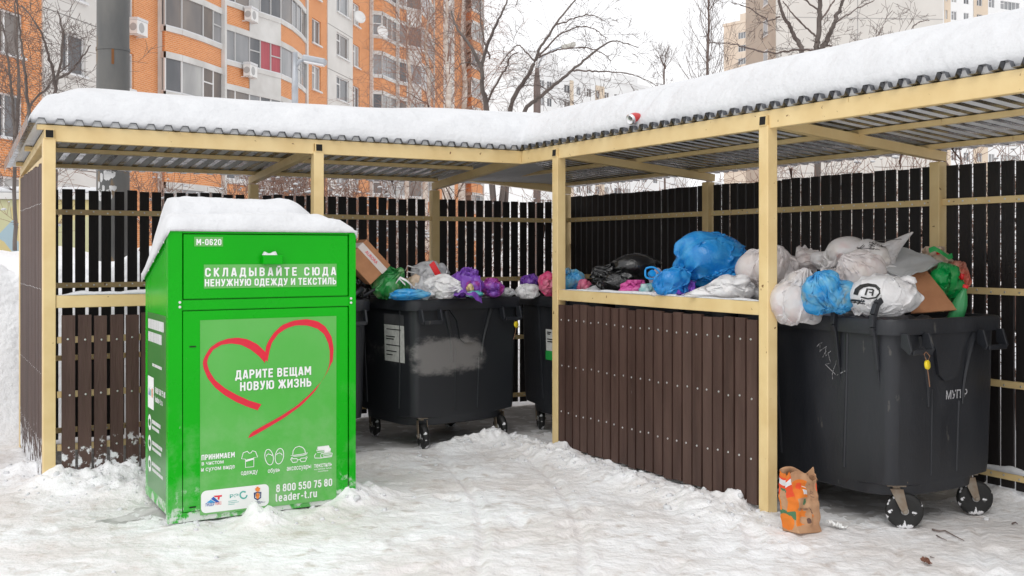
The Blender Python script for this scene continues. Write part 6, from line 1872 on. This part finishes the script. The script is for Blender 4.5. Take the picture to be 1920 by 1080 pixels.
# glazed balconies: plan outlines (column, projection), each storey a part with panel, slabs and glazing
def bay(plan, flo, dz=0.0, sheet_from=None, mull=.85, pinks=(), frames=FRAMEG):
    pts = [(wx(px, p), -p) for px, p in plan]
    def strip_(mb, z0, z1, out=0.0, m=0, pts=pts, i0=0, i1=None):
        i1 = len(pts) - 1 if i1 is None else i1
        for i in range(i0, i1):
            (xa, ya), (xb, yb) = pts[i], pts[i + 1]
            d = Vector((xb - xa, yb - ya, 0)).normalized(); n = Vector((d.y, -d.x, 0)) * out
            mb.add([(xa + n.x, ya + n.y, z0), (xb + n.x, yb + n.y, z0), (xb + n.x, yb + n.y, z1), (xa + n.x, ya + n.y, z1)], [(0, 1, 2, 3)], m)
            if out > 0:
                mb.add([(xa + n.x, ya + n.y, z1), (xb + n.x, yb + n.y, z1), (xb, yb, z1), (xa, ya, z1)], [(0, 1, 2, 3)], m)
                mb.add([(xa, ya, z0), (xb, yb, z0), (xb + n.x, yb + n.y, z0), (xa + n.x, ya + n.y, z0)], [(0, 1, 2, 3)], m)
    for z in flo:
        z = z + dz
        zb = z - .42
        b = MB()
        strip_(b, zb - .95, zb - .05, 0, 0)                  # brick parapet
        if sheet_from is not None: strip_(b, zb - .95, zb - .05, .03, 1, i0=sheet_from[0], i1=sheet_from[1])
        strip_(b, zb - .05, zb + .16, .07, 1)                # sill band
        strip_(b, zb + 1.62, zb + 1.90, .07, 1)              # slab band above the glazing
        bo = b.build('balcony', [BRICK, CONC], house)
        fr = MB(); gp = MB(); gi = []
        snow = MB(); strip_(snow, zb + .16, zb + .22, .06, 0); snow.build('snow_ledge', SNOW, bo)
        for i in range(len(pts) - 1):
            (xa, ya), (xb, yb) = pts[i], pts[i + 1]
            L = math.hypot(xb - xa, yb - ya); n = max(1, int(L / mull))
            g = wr.randrange(4)
            for k in range(n):
                t0, t1 = k / n, (k + 1) / n
                p = [(xa + (xb - xa) * t, ya + (yb - ya) * t) for t in (t0, t1)]
                mi = wr.choice((0, 1, 1, 2, 3)) if wr.random() < .5 else g
                gp.add([(p[0][0], p[0][1], zb + .16), (p[1][0], p[1][1], zb + .16), (p[1][0], p[1][1], zb + 1.62), (p[0][0], p[0][1], zb + 1.62)], [(0, 1, 2, 3)], 4 if (i in pinks and k >= n - 2 and abs(z - 11.05) < .1) else mi)
                fr.beam((p[0][0], p[0][1], zb + .16), (p[0][0], p[0][1], zb + 1.62), .07, .09, 0, (1, 0, 0))
                if wr.random() < .35:
                    fr.beam((p[0][0], p[0][1], zb + 1.0), (p[1][0], p[1][1], zb + 1.0), .08, .06)
        gp.build('glazing', GL + [PINKC], bo); fr.build('balcony_frame', wr.choice((FRAMEW, frames, frames)), bo)
    # vertical posts at the ends
    pz = MB()
    for i in (0, len(pts) - 1):
        pz.beam((pts[i][0], pts[i][1] - .03, -.4), (pts[i][0], pts[i][1] - .03, ZT - 1), .22, .22, 0, (1, 0, 0))
    pz.build('balcony_post', CONC, house)
def floors_for(px): 
    D = BA / (BS - (px - 960) / F)
    return [z + .55 for z in FL if z - 1.5 < CAMZ + HOR / F * D]
bay([(300, .05), (309, .35), (340, .62), (380, .80), (417, .85)], floors_for(417))
bay([(418.5, .9), (440, 1.1), (467, 1.3), (526, 1.9), (547, 1.85), (564, 1.55), (573, 1.2)], floors_for(573), dz=-.67, sheet_from=(2, 3), pinks=(2,))
bay([(696, .1), (716, .75), (743, 1.0)], floors_for(743))
bay([(745, 1.1), (762, 1.5), (790, 2.3), (806, 2.1), (812, 1.6)], floors_for(812), sheet_from=(1, 2))
bay([(872, .1), (884, 1.0), (900, 1.4), (905, 1.0)], floors_for(905))
# air conditioners on the facade
def aircon(px, py, p, D=None):
    D = (BA - p * hyp) / (BS - (px - 960) / F)
    z = CAMZ - (py - HOR) / F * D; x = wx(px, p); y = -p
    b = MB().box(x - .42, x + .42, y - .42, y - .06, z - .28, z + .28).box(x - .35, x - .31, y - .45, y + .1, z - .33, z - .29).box(x + .31, x + .35, y - .45, y + .1, z - .33, z - .29)
    b.lathe([(.21, .0), (.21, .012), (.16, .014), (.0001, .014)], (x - .08, y - .42, z), (0, -1, 0), 20, 1)
    b.lathe([(.16, .0), (.16, .012), (.0001, .014)], (x - .422, y - .24, z), (-1, 0, 0), 20, 1)
    b.box(x - .43, x + .43, y - .44, y - .05, z + .285, z + .40, 2)
    b.build('air_conditioner', [ACW, mat('fan_grille', (.40, .40, .40), rough=.6), SNOW], house, bevel=.02)
aircon(250, 54, .05); aircon(463, 30, 1.3); aircon(461, 134, 1.3)
# satellite dishes
dm = MB()
for px, py, p in ((668, 33, .4), (711, 60, .9), (765, 38, 1.6)):
    D = (BA - p * hyp) / (BS - (px - 960) / F); z = CAMZ - (py - HOR) / F * D; x = wx(px, p)
    d = MB().lathe([(.0001, 0), (.25, .03), (.45, .10), (.44, .12), (.25, .05), (.0001, .02)], (x, -p - .2, z), (-.6, -.7, .2), 20)
    d.tube([(x, -p - .2, z), (x + .1, -p + .1, z - .3)], .03, 6); d.build('satellite_dish', ACW, house, True)

# --- pale houses far behind
CREAMP = mat('cream_panel', (.66, .55, .43), (.60, .50, .40), rough=.8, scale=.4)
FARW = mat('far_white_panel', (.80, .80, .80), (.74, .74, .74), rough=.8, scale=.2)
def far_house(name, label, p0, p1, D0, D1, top_z, floors, pitch, cols, wall, depth=14, stripe=None, z_low=8, joints=None, rev=.12, wz=1.45, parapet=.6, steps=(), side_win=None):
    a = Vector(((p0 - 960) / F * D0, D0)); b = Vector(((p1 - 960) / F * D1, D1))
    d = b - a; L = d.length
    root = empty(name, (a.x, a.y, 0), math.atan2(d.y, d.x))
    tag(root, label, 'apartment house')
    def lx(px):
        u = (px - 960) / F
        return (u * a.y - a.x) / ((d.x - u * d.y) / L)
    holes = []
    for (ca, cb2) in cols:
        for k in range(floors):
            z = top_z - 2.1 - wz - k * pitch
            if z < z_low: continue
            holes.append((lx(ca), lx(cb2), z, z + wz))
    mb = MB()
    wall_holes(mb, 0, L, -1, top_z, holes, 0, rev)
    mb.box(0, L, rev + .01, depth, -1, top_z - .02)
    mb.box(-.15, L + .15, -.15, depth + .1, top_z, top_z + parapet)
    if joints:
        for px in joints[0]: mb.box(lx(px) - .05, lx(px) + .05, -.003, .03, -1, top_z, 1)
        for k in range(floors + 1): mb.box(0, L, -.004, .03, top_z - joints[1] - k * pitch - .04, top_z - joints[1] - k * pitch + .04, 1)
    for (pa, pb2, z0, z1) in steps: mb.box(lx(pa), lx(pb2), .5, depth - 1, top_z + parapet + .001, top_z + parapet + z1)
    mb.build('wall', [wall, mat('far_joint', (.38, .37, .36), rough=.9)], root)
    if stripe:
        for pa, pb2 in stripe:
            s = MB(); hs = [h for h in holes if lx(pa) - .1 < h[0] and h[1] < lx(pb2) + .1]
            wall_holes(s, lx(pa), lx(pb2), -1, top_z - 1.2, hs, -.06, rev + .06); s.build('coloured_panel', CREAMP, root)
    if side_win:                                       # the narrow tan side wall with its own window column
        MB().box(-.06, -.002, .02, depth, -1, top_z - .03).build('coloured_panel', mat('tan_side', (.50, .44, .37), (.44, .38, .32), rough=.85, scale=.4), root)
        for k in range(floors):
            z = top_z - 3.2 - wz - k * pitch
            if z < z_low: continue
            f = MB().box(-.10, -.06, side_win[0], side_win[1], z, z + wz).box(-.16, -.06, side_win[0] - .1, side_win[1] + .1, z - .09, z - .002).build('window', FRAMEW, root)
            MB().box(-.112, -.101, side_win[0] + .08, side_win[1] - .08, z + .08, z + wz - .08).build('pane', GL[1], f)
    for h in holes: window(root, *h, 0, rev, (.5,) if (h[1] - h[0]) < 2.4 else (.2, .4, .6, .8), sill=False)
    return root
far_house('panel_house', 'white panel house far behind the arched bare tree, row of small windows', 1005, 1290, 178, 214, 33.0, 12, 2.9,
          [(1012, 1021), (1026, 1035), (1058, 1069), (1081, 1089), (1100, 1109), (1117, 1124), (1133, 1142), (1152, 1166), (1168, 1182), (1205, 1213), (1225, 1233)], FARW, stripe=[(1068, 1075), (1116, 1133)], z_low=9,
          steps=((1010, 1050, 0, 2.2), (1080, 1115, 0, 1.2), (1160, 1200, 0, 1.4)))
far_house('panel_house', 'tall grey-white panel house with a blank end wall behind the right roof', 1455, 1768, 96, 97, 38, 13, 2.85,
          [], mat('grey_panel', (.64, .62, .585), (.58, .56, .53), rough=.85, scale=.3, detail=8), joints=((1608,), .7), z_low=12, depth=9.5, side_win=(2.2, 3.5))
far_house('panel_house', 'white panel house with window columns and beige panels at the far right', 1760, 2050, 172, 188, 55, 18, 2.9,
          [(1772, 1776), (1784, 1794), (1807, 1817), (1831, 1841), (1854, 1865), (1876, 1912), (1935, 1950)], FARW, stripe=[(1770, 1782), (1825, 1852)], z_low=14)
far_house('panel_house', 'small tan house with balcony windows left of the tall grey panel house', 1357, 1425, 240, 232, 53, 16, 2.9,
          [(1384, 1407)], mat('tan_panel', (.62, .50, .40), (.68, .58, .48), rough=.8, scale=.15), z_low=20, steps=((1385, 1410, 0, 1.6),))

# --- painted wall low behind the left end of the shelter
pw_ = empty('painted_wall', (at(-40, 470, 17).x, 17, 0), math.radians(8))
tag(pw_, 'low wall with a yellow, green and blue mural behind the left snow bank', 'wall')
mur = bpy.data.materials.new('mural'); mur.use_nodes = True
def _mur():
    nt = mur.node_tree; b = nt.nodes['Principled BSDF']; N, L = nt.nodes.new, nt.links.new
    tc = N('ShaderNodeTexCoord'); v = N('ShaderNodeTexVoronoi'); v.inputs['Scale'].default_value = 1.6; L(tc.outputs['Object'], v.inputs['Vector'])
    sp = N('ShaderNodeSeparateColor'); L(v.outputs['Color'], sp.inputs[0])
    r = N('ShaderNodeValToRGB'); r.color_ramp.interpolation = 'CONSTANT'
    cs = [(0, (.50, .42, .20, 1)), (.35, (.46, .45, .27, 1)), (.55, (.32, .42, .36, 1)), (.7, (.58, .55, .46, 1)), (.85, (.30, .40, .45, 1))]
    e = r.color_ramp.elements; e[0].position, e[0].color = cs[0]; e[1].position, e[1].color = cs[1]
    for p, c in cs[2:]: q = e.new(p); q.color = c
    L(sp.outputs[0], r.inputs[0]); L(r.outputs[0], b.inputs['Base Color']); b.inputs['Roughness'].default_value = .7
_mur()
MB().box(0, 2.2, 0, .25, 0, 2.45).build('wall', mur, pw_, bevel=.01)
MB().box(-.05, 2.25, -.06, .31, 2.452, 2.56).build('coping', CONC, pw_, bevel=.01)
MB().box(-.05, 2.25, -.05, .30, 2.562, 2.66).build('snow_ledge', SNOW, pw_, bevel=.04)

# --- thick steel pole just behind the left fence
pp = at(212, 472, 10.5)
PGREY = mat('pole_steel', (.085, .088, .09), (.17, .165, .155), rough=.42, rough2=.65, metal=.35, scale=1.6, detail=9, stretch=(2, 2, .7), specks=((.20, .15, .10), 3.2, .60))
pole = MB().lathe([(.157, 0), (.157, 3.6), (.163, 3.601), (.163, 3.63), (.155, 3.631), (.150, 9.5)], (0, 0, 0), (0, 0, 1), 40).build('steel_pole', PGREY, None, True)
pole.modifiers.new('edges', 'EDGE_SPLIT').split_angle = math.radians(35)
pole.location = (pp.x, pp.y, 0)
tag(pole, 'thick weathered grey steel pole rising behind the left fence', 'pole')
fl = MB(); r = random.Random(3)
for i in range(16):
    a0 = r.uniform(-2.6, -1.2); z = r.uniform(2.10, 2.34); w = r.uniform(.04, .17); h = r.uniform(.03, .09)
    fl.add([(.1585 * math.cos(a0 + w * t * 2), .1585 * math.sin(a0 + w * t * 2), zz) for t, zz in ((0, z), (.5, z - .01), (1, z + .015), (1.05, z + h * .8), (.5, z + h), (-.05, z + h * .9))], [(0, 1, 2, 3, 4, 5)])
fl.build('torn_poster', mat('old_paper', (.62, .62, .62), (.45, .45, .45), rough=.8, scale=20), pole)
rs_ = MB().add([(.1625 * math.cos(a) , .1625 * math.sin(a), z) for z in (3.45, 3.60) for a in np.linspace(-1.3, -1.15, 3)], [(0, 1, 4, 3), (1, 2, 5, 4)]); rs_.build('rust_stain', mat('rust', (.18, .07, .02), rough=.8), pole)

# --- street lamps
LG = mat('lamp_grey', (.42, .44, .47), (.36, .38, .41), rough=.45, metal=.3)
lp_ = at(553, 472, 24)
lamp = empty('street_lamp', (lp_.x, lp_.y, 0))
tag(lamp, 'grey street lamp with a sideways head in front of the orange house', 'street lamp')
topz = CAMZ + (HOR - 98) / F * 24
MB().lathe([(.09, 0), (.075, topz - .8), (.06, topz)], (0, 0, 0), (0, 0, 1), 14).build('post', LG, lamp, True)
hz_ = CAMZ + (HOR - 116) / F * 24
MB().tube([(.0, 0, hz_ - .12), (.12, -.02, hz_ + .02), (.25, -.03, hz_ + .06)], .05, 8).build('arm', LG, lamp, True)
MB().obox((.46, -.05, hz_ + .03), (.26, 0, -.05), (0, .14, 0), (.012, 0, .065)).build('lamp_head', LG, lamp, bevel=.03)
MB().obox((.45, -.05, hz_ - .05), (.22, 0, -.042), (0, .11, 0), (.004, 0, .018)).build('lamp_glass', mat('lamp_glass', (.75, .76, .78), rough=.2), lamp, bevel=.01)
lq = at(1007, 472, 30)
lamp2 = empty('street_lamp', (lq.x, lq.y, 0))
tag(lamp2, 'street lamp with a long curved arm among the branches of the arched tree', 'street lamp')
z2 = CAMZ + (HOR - 88) / F * 30
MB().lathe([(.11, 0), (.10, z2 - 1.1), (.05, z2 - .6)], (0, 0, 0), (0, 0, 1), 14).build('post', mat('brown_pole', (.16, .12, .11), (.12, .09, .08), rough=.7), lamp2, True)
MB().tube([(0, 0, z2 - .7), (.1, 0, z2 - .35), (.35, 0, z2 - .12), (.7, 0, z2)], .025, 8).build('arm', LG, lamp2, True)
MB().obox((.9, 0, z2 + .03), (.20, 0, .05), (0, .11, 0), (-.012, 0, .055)).build('lamp_head', mat('lamp_head_beige', (.45, .44, .40), rough=.5), lamp2, bevel=.03)

# ------------------------------------------------------------------ trees
def rvec(r, s=1.0): return Vector((r.gauss(0, s), r.gauss(0, s), r.gauss(0, s)))
def grow(mb, p, d, L, r, depth, rg, up=.10, droop=0.0, kids=(3, 6), spread=.75, m=0, wob=.16, rmin=.0022, ratio=.62):
    n = max(3, min(7, int(L / .14)))
    pts = [p.copy()]; d = d.normalized()
    for i in range(n):
        d = (d + rvec(rg, wob) * .6 + Vector((0, 0, up - droop * (i / n)))).normalized()
        pts.append(pts[-1] + d * (L / n))
    rad = [max(rmin, r * (1 - .7 * i / n)) for i in range(n + 1)]
    mb.tube(pts, rad, 5 if r > .012 else 3, m, cap=False)
    if depth <= 0: return
    for k in range(rg.randint(*kids)):
        t = rg.uniform(.22, .98); i = min(n - 1, int(t * n)); q = pts[i].lerp(pts[i + 1], t * n - i)
        dd = (pts[i + 1] - pts[i]).normalized()
        side = rvec(rg).cross(dd)
        if side.length < 1e-4: continue
        nd = dd * (1 - spread * .55) + side.normalized() * spread
        grow(mb, q, nd, L * rg.uniform(ratio * .6, ratio), max(rmin, rad[i] * .55), depth - 1, rg, up, droop, kids, spread, m, wob, rmin, ratio)

def guided(mb, poly, r0, r1, rg, every, L, depth, jit=.02, **k):
    """a limb along given points, smoothed, with side shoots"""
    P = [Vector(p) for p in poly]
    out = []
    for i in range(len(P) - 1):
        a, b = P[max(i - 1, 0)], P[i]; c, e = P[i + 1], P[min(i + 2, len(P) - 1)]
        for t in np.linspace(0, 1, 6, endpoint=False):
            out.append(.5 * ((2 * b) + (c - a) * t + (2 * a - 5 * b + 4 * c - e) * t * t + (3 * b - 3 * c + e - a) * t ** 3) + rvec(rg, jit * .3))
    out.append(P[-1])
    n = len(out)
    rad = [r0 + (r1 - r0) * i / (n - 1) for i in range(n)]
    mb.tube(out, rad, 7 if r0 > .03 else 5, 0, cap=False)
    acc = 0
    for i in range(1, n):
        acc += (out[i] - out[i - 1]).length
        while acc > every and i > n * .12:
            acc -= every * rg.uniform(.6, 1.4)
            dd = (out[i] - out[i - 1]).normalized(); side = rvec(rg).cross(dd).normalized()
            grow(mb, out[i], dd * .5 + side * .75, L * rg.uniform(.4, 1.0) * (1 - .35 * i / n), max(.003, rad[i] * .5), depth, rg, **k)
    return out

def pxs(pts, D, rg, dj=.25):
    out = []
    dd = 0
    for q in pts:
        dd += rg.gauss(0, dj)
        out.append(at(q[0], q[1], D + dd + (q[2] if len(q) > 2 else 0)))
    return out

def tree_object(name, label, base, trunk_mb, crown_mb, mt=BARK, mc=TWIG, group=None):
    root = empty(name, base)
    for n_, mb, m in (('trunk', trunk_mb, mt), ('crown', crown_mb, mc)):
        mb.v = [tuple(Vector(v) - Vector(base)) for v in mb.v]
        mb.build(n_, m, root, True)
    return tag(root, label, 'tree', group)

# arched lime right of the middle
rg = random.Random(7); D = 14.5
tm, cm = MB(), MB()
base = at(930, 472, D); base.z = .2
K = dict(up=.02, droop=.12, kids=(2, 4), spread=.6, ratio=.6)
for pts, r0, r1 in (([(930, 470), (922, 330), (914, 215), (905, 165), (902, 128), (880, 85), (855, 50), (846, 20)], .05, .010),
                    ([(902, 128), (912, 90), (928, 50), (941, 25), (956, -12)], .028, .010),
                    ([(934, 470), (945, 330), (958, 200), (985, 150), (1003, 115), (1015, 86), (1042, 45), (1084, -6)], .044, .010),
                    ([(936, 470), (955, 330), (980, 217), (1008, 185), (1045, 155), (1072, 132), (1105, 105), (1140, 80), (1165, 79), (1198, 90)], .038, .004),
                    ([(1010, 105), (1050, 65), (1090, 50), (1120, 58), (1138, 76)], .014, .004), ([(1042, 48), (1070, 36), (1095, 29), (1115, 30), (1131, 38)], .012, .004),
                    ([(1008, 108), (1035, 97), (1060, 91), (1100, 90), (1130, 100), (1146, 114)], .013, .004),
                    ([(1074, 132), (1105, 133), (1140, 134), (1175, 138), (1205, 147), (1238, 165)], .013, .004),
                    ([(1003, 115), (985, 95), (970, 85), (955, 98), (940, 120)], .012, .004), ([(958, 200), (975, 165), (1000, 160), (1020, 165), (1045, 195)], .012, .004),
                    ([(914, 190), (935, 150), (950, 125), (958, 106), (970, 98)], .018, .006), ([(905, 140), (885, 120), (868, 118), (850, 135)], .012, .004),
                    ([(918, 110), (905, 60), (900, 20), (903, -10)], .014, .006)):
    big = r0 > .026
    guided(tm if big else cm, pxs(pts, D, rg, .12), r0, r1, rg, 99, 0, 0)
    guided(cm, pxs(pts, D, random.Random(7), .12), .003, .003, rg, .13 if not big else .20, .8, 2, **K)
tree_object('bare_tree', 'bare lime tree with dark arching branches behind the roof corner', base, tm, cm)

# bare tree behind the right roof
rg = random.Random(17); D = 12.5
tm, cm = MB(), MB(); base = at(1532, 472, D); base.z = .2
K = dict(up=.05, droop=.06, kids=(2, 4), spread=.7, ratio=.6)
for pts, r0, r1 in (([(1532, 470), (1533, 300), (1532, 110), (1533, 70), (1537, 20), (1538, -40)], .042, .024), ([(1533, 300), (1540, 110), (1552, 75), (1563, 45), (1575, 15), (1592, -20)], .04, .015),
                    ([(1532, 300), (1506, 112), (1492, 72), (1478, 45), (1463, 15), (1462, -20)], .035, .014), ([(1533, 70), (1515, 55), (1490, 30), (1468, 2)], .014, .006),
                    ([(1532, 95), (1500, 93), (1450, 99), (1400, 90), (1370, 82), (1326, 79)], .014, .004), ([(1537, 40), (1555, 15), (1570, -10)], .014, .006),
                    ([(1545, 85), (1580, 90), (1610, 88), (1640, 80), (1690, 68)], .012, .003), ([(1610, 88), (1640, 72), (1656, 50)], .006, .003), ([(1702, 68), (1715, 48), (1727, 40), (1743, 38)], .006, .003),
                    ([(1536, 20), (1510, 0), (1490, -20)], .012, .006), ([(1463, 30), (1440, 38), (1405, 15), (1370, 5)], .010, .004), ([(1563, 45), (1600, 20), (1640, 0)], .010, .003), ([(1532, 130), (1600, 105), (1660, 88), (1700, 72)], .010, .003)):
    big = r0 > .026
    guided(tm if big else cm, pxs(pts, D, rg, .1), r0, r1, rg, 99, 0, 0)
    guided(cm, pxs(pts, D, random.Random(17), .1), .003, .003, rg, .16, .6, 2, **K)
tree_object('bare_tree', 'many-stemmed bare tree in front of the blank grey panel wall on the right', base, tm, cm)

# dark bare trees in front of the left end of the orange house
for sd, D, lab, stems in ((27, 13.5, 'bare tree with dense fine twigs at the left edge before the brick wall',
                           [[(28, 470), (27, 300), (24, 190), (18, 140), (12, 80), (-5, 20)], [(28, 300), (35, 180), (35, 140), (28, 60), (30, -10)], [(27, 320), (55, 205), (90, 165), (100, 148), (130, 120)]]),
                          (37, 12.5, 'bare twiggy young tree between the left window and the steel pole',
                           [[(62, 470), (58, 300), (53, 195), (45, 120), (38, 60), (30, -5)], [(100, 470), (106, 300), (103, 165), (97, 125), (85, 85), (72, 50), (40, 10)], [(103, 165), (115, 110), (118, 60), (108, 20)], [(103, 150), (130, 135), (152, 110), (170, 85)]])):
    rg = random.Random(sd); tm, cm = MB(), MB(); base = at(stems[0][0][0], 472, D); base.z = .4
    for i, pts in enumerate(stems):
        guided(tm, pxs(pts, D, rg, .12),   .028 if i < 2 else .018, .007, rg, 99, 0, 0)
        guided(cm, pxs(pts, D, random.Random(sd), .12),   .003, .003, rg, .11, .95, 2, up=.03, droop=.0, kids=(2, 5), spread=.75, ratio=.62)
    tree_object('bare_tree', lab, base, tm, cm)

# birches with drooping reddish twigs in front of the far end of the orange house
for i, (px, D, lab, top) in enumerate(((838, 34, 'tall birch with pale trunk and reddish hanging twigs left of the lime tree', -60), (868, 38, 'second tall birch, its trunk close beside the lime tree', -70), (800, 36, 'birch with a veil of reddish twigs before the far balconies', 30), (765, 40, 'leftmost smaller birch with reddish twigs before the far balconies', 40))):
    rg = random.Random(60 + i); tm, cm = MB(), MB()
    base = at(px, 472, D); base.z = .2
    pts = pxs([(px, 470), (px - 3, 300), (px + 4, 160), (px - 2, 80), (px + 5, top)], D, rg, .15)
    ln = guided(tm, pts, .15 if i < 2 else .10, .035, rg, 99, 0, 0)
    for k in range(34 if i < 2 else 26):
        t = rg.uniform(.28, 1); q = ln[int(t * (len(ln) - 1))]
        a = rg.uniform(0, 6.28)
        grow(cm, q, Vector((math.cos(a), math.sin(a), .9)), rg.uniform(1.6, 3.2) * (1.25 - .6 * t), .016, 2, rg, up=.10, droop=.42, kids=(3, 6), spread=.6, rmin=.0042, ratio=.62, wob=.2)
    tree_object('birch_tree', lab, base, tm, cm, BIRCH, REDTWIG, 'birches before the orange house')
# pale birch in the gap between the houses
for i, (px, D, top, n, lab, s) in enumerate(((1327, 42, -60, 46, 'slender upright bare birch between the white and the tan house', 1.0), (1246, 45, 118, 14, 'thin young bare tree beyond the roof left of the slender birch', .55))):
    rg = random.Random(80 + i); tm, cm = MB(), MB(); base = at(px, 472, D); base.z = .2
    ln = guided(tm, pxs([(px + 2, 470), (px, 300), (px - 1, 140), (px + 2, (top + 140) / 2), (px, top)], D, rg, .12), .09 * s, .02, rg, 99, 0, 0)
    for k in range(n):
        t = rg.uniform(.3, 1); q = ln[int(t * (len(ln) - 1))]; a = rg.uniform(0, 6.28)
        grow(cm, q, Vector((math.cos(a), math.sin(a), 1.5)), rg.uniform(1.2, 2.8) * s * (1.3 - .6 * t), .016, 2, rg, up=.14, droop=.05, kids=(2, 5), spread=.55, rmin=.0045, ratio=.6)
    tree_object('birch_tree', lab, base, tm, cm, TWIG, TWIG)

# --- thicket of bare snow-dusted bushes behind the fences (one uncountable mass) 
rg = random.Random(91)
th, sn = MB(), MB()
def bush(u, v, H, n, L=.9):
    w = to_world(u, v); z = gh(w.x, w.y) - .03
    H = max(.5, min(H, 2.75 - z)); kk = len(th.v)
    for k in range(n):
        a = rg.uniform(0, 6.28); d = Vector((math.cos(a) * .4, math.sin(a) * .4, 1))
        p = Vector((w.x + rg.uniform(-.3, .3), w.y + rg.uniform(-.3, .3), z))
        k0 = len(th.v)
        grow(th, p, d, H * rg.uniform(.6, 1.0), .009, 2, rg, up=.06, kids=(4, 7), spread=.75, rmin=.0024, ratio=.55, wob=.2)
        for q in range(7):
            c = Vector(th.v[rg.randrange(k0, len(th.v))])
            s = rg.uniform(.012, .04)
            if to_local(c.x, c.y)[0] < 5.5 and to_local(c.x, c.y)[1] < 2.1: continue
            sn.lathe([(.0001, -s * .35), (s, -.1 * s), (s * .8, s * .35), (.0001, s * .55)], c, (rg.uniform(-.2, .2), rg.uniform(-.2, .2), 1), 7)
    for i in range(kk, len(th.v)):                     # keep the twigs on their own side of the fence
        x, y, zz = th.v[i]; uu, vv = to_local(x, y)
        if uu < 5.36 and vv < 1.86:
            if v > 1.9: vv = 1.86 + .05 * rg.random()
            else: uu = 5.36 + .05 * rg.random()
            q = to_world(uu, vv, zz); th.v[i] = (q.x, q.y, q.z)
for i in range(20):
    bush(rg.uniform(2.3, 5.4), rg.uniform(2.5, 4.6), rg.uniform(1.7, 2.6), 5)
for i in range(34):
    bush(rg.uniform(5.9, 8.2), rg.uniform(-5.6, 3.2), rg.uniform(1.7, 2.5), 5)
for i in range(5):
    bush(rg.uniform(-.2, 2.2), rg.uniform(3.6, 5.2), rg.uniform(1.0, 1.8), 3)
o = th.build('bush_thicket', REDTWIG, None, True)
tag(o, 'tangle of bare reddish bushes growing behind the fences', 'bushes', kind='stuff')
o2 = sn.build('snow_dusting', SNOW, o, True)
# dark evergreen sprays seen above the fence at the far right
EVG = mat('needles', (.035, .055, .035), (.06, .075, .05), rough=.8)
rg = random.Random(97); tm, cm = MB(), MB(); w = to_world(7.4, -3.1); base = Vector((w.x, w.y, .2))
tm.tube([base, base + Vector((.05, 0, 2.6)), base + Vector((0, .05, 4.2))], [.07, .05, .02], 8)
for k in range(46):
    z = rg.uniform(1.0, 4.0); a = rg.uniform(0, 6.28)
    grow(cm, base + Vector((0, 0, z)), Vector((math.cos(a), math.sin(a), .15)), rg.uniform(.5, 1.2) * (1.25 - z / 5), .008, 2, rg, up=.0, droop=.15, kids=(5, 8), spread=.6, rmin=.0045, ratio=.5)
tree_object('conifer', 'dark green conifer showing between roof and fence at the far right', base, tm, cm, BARK, EVG)
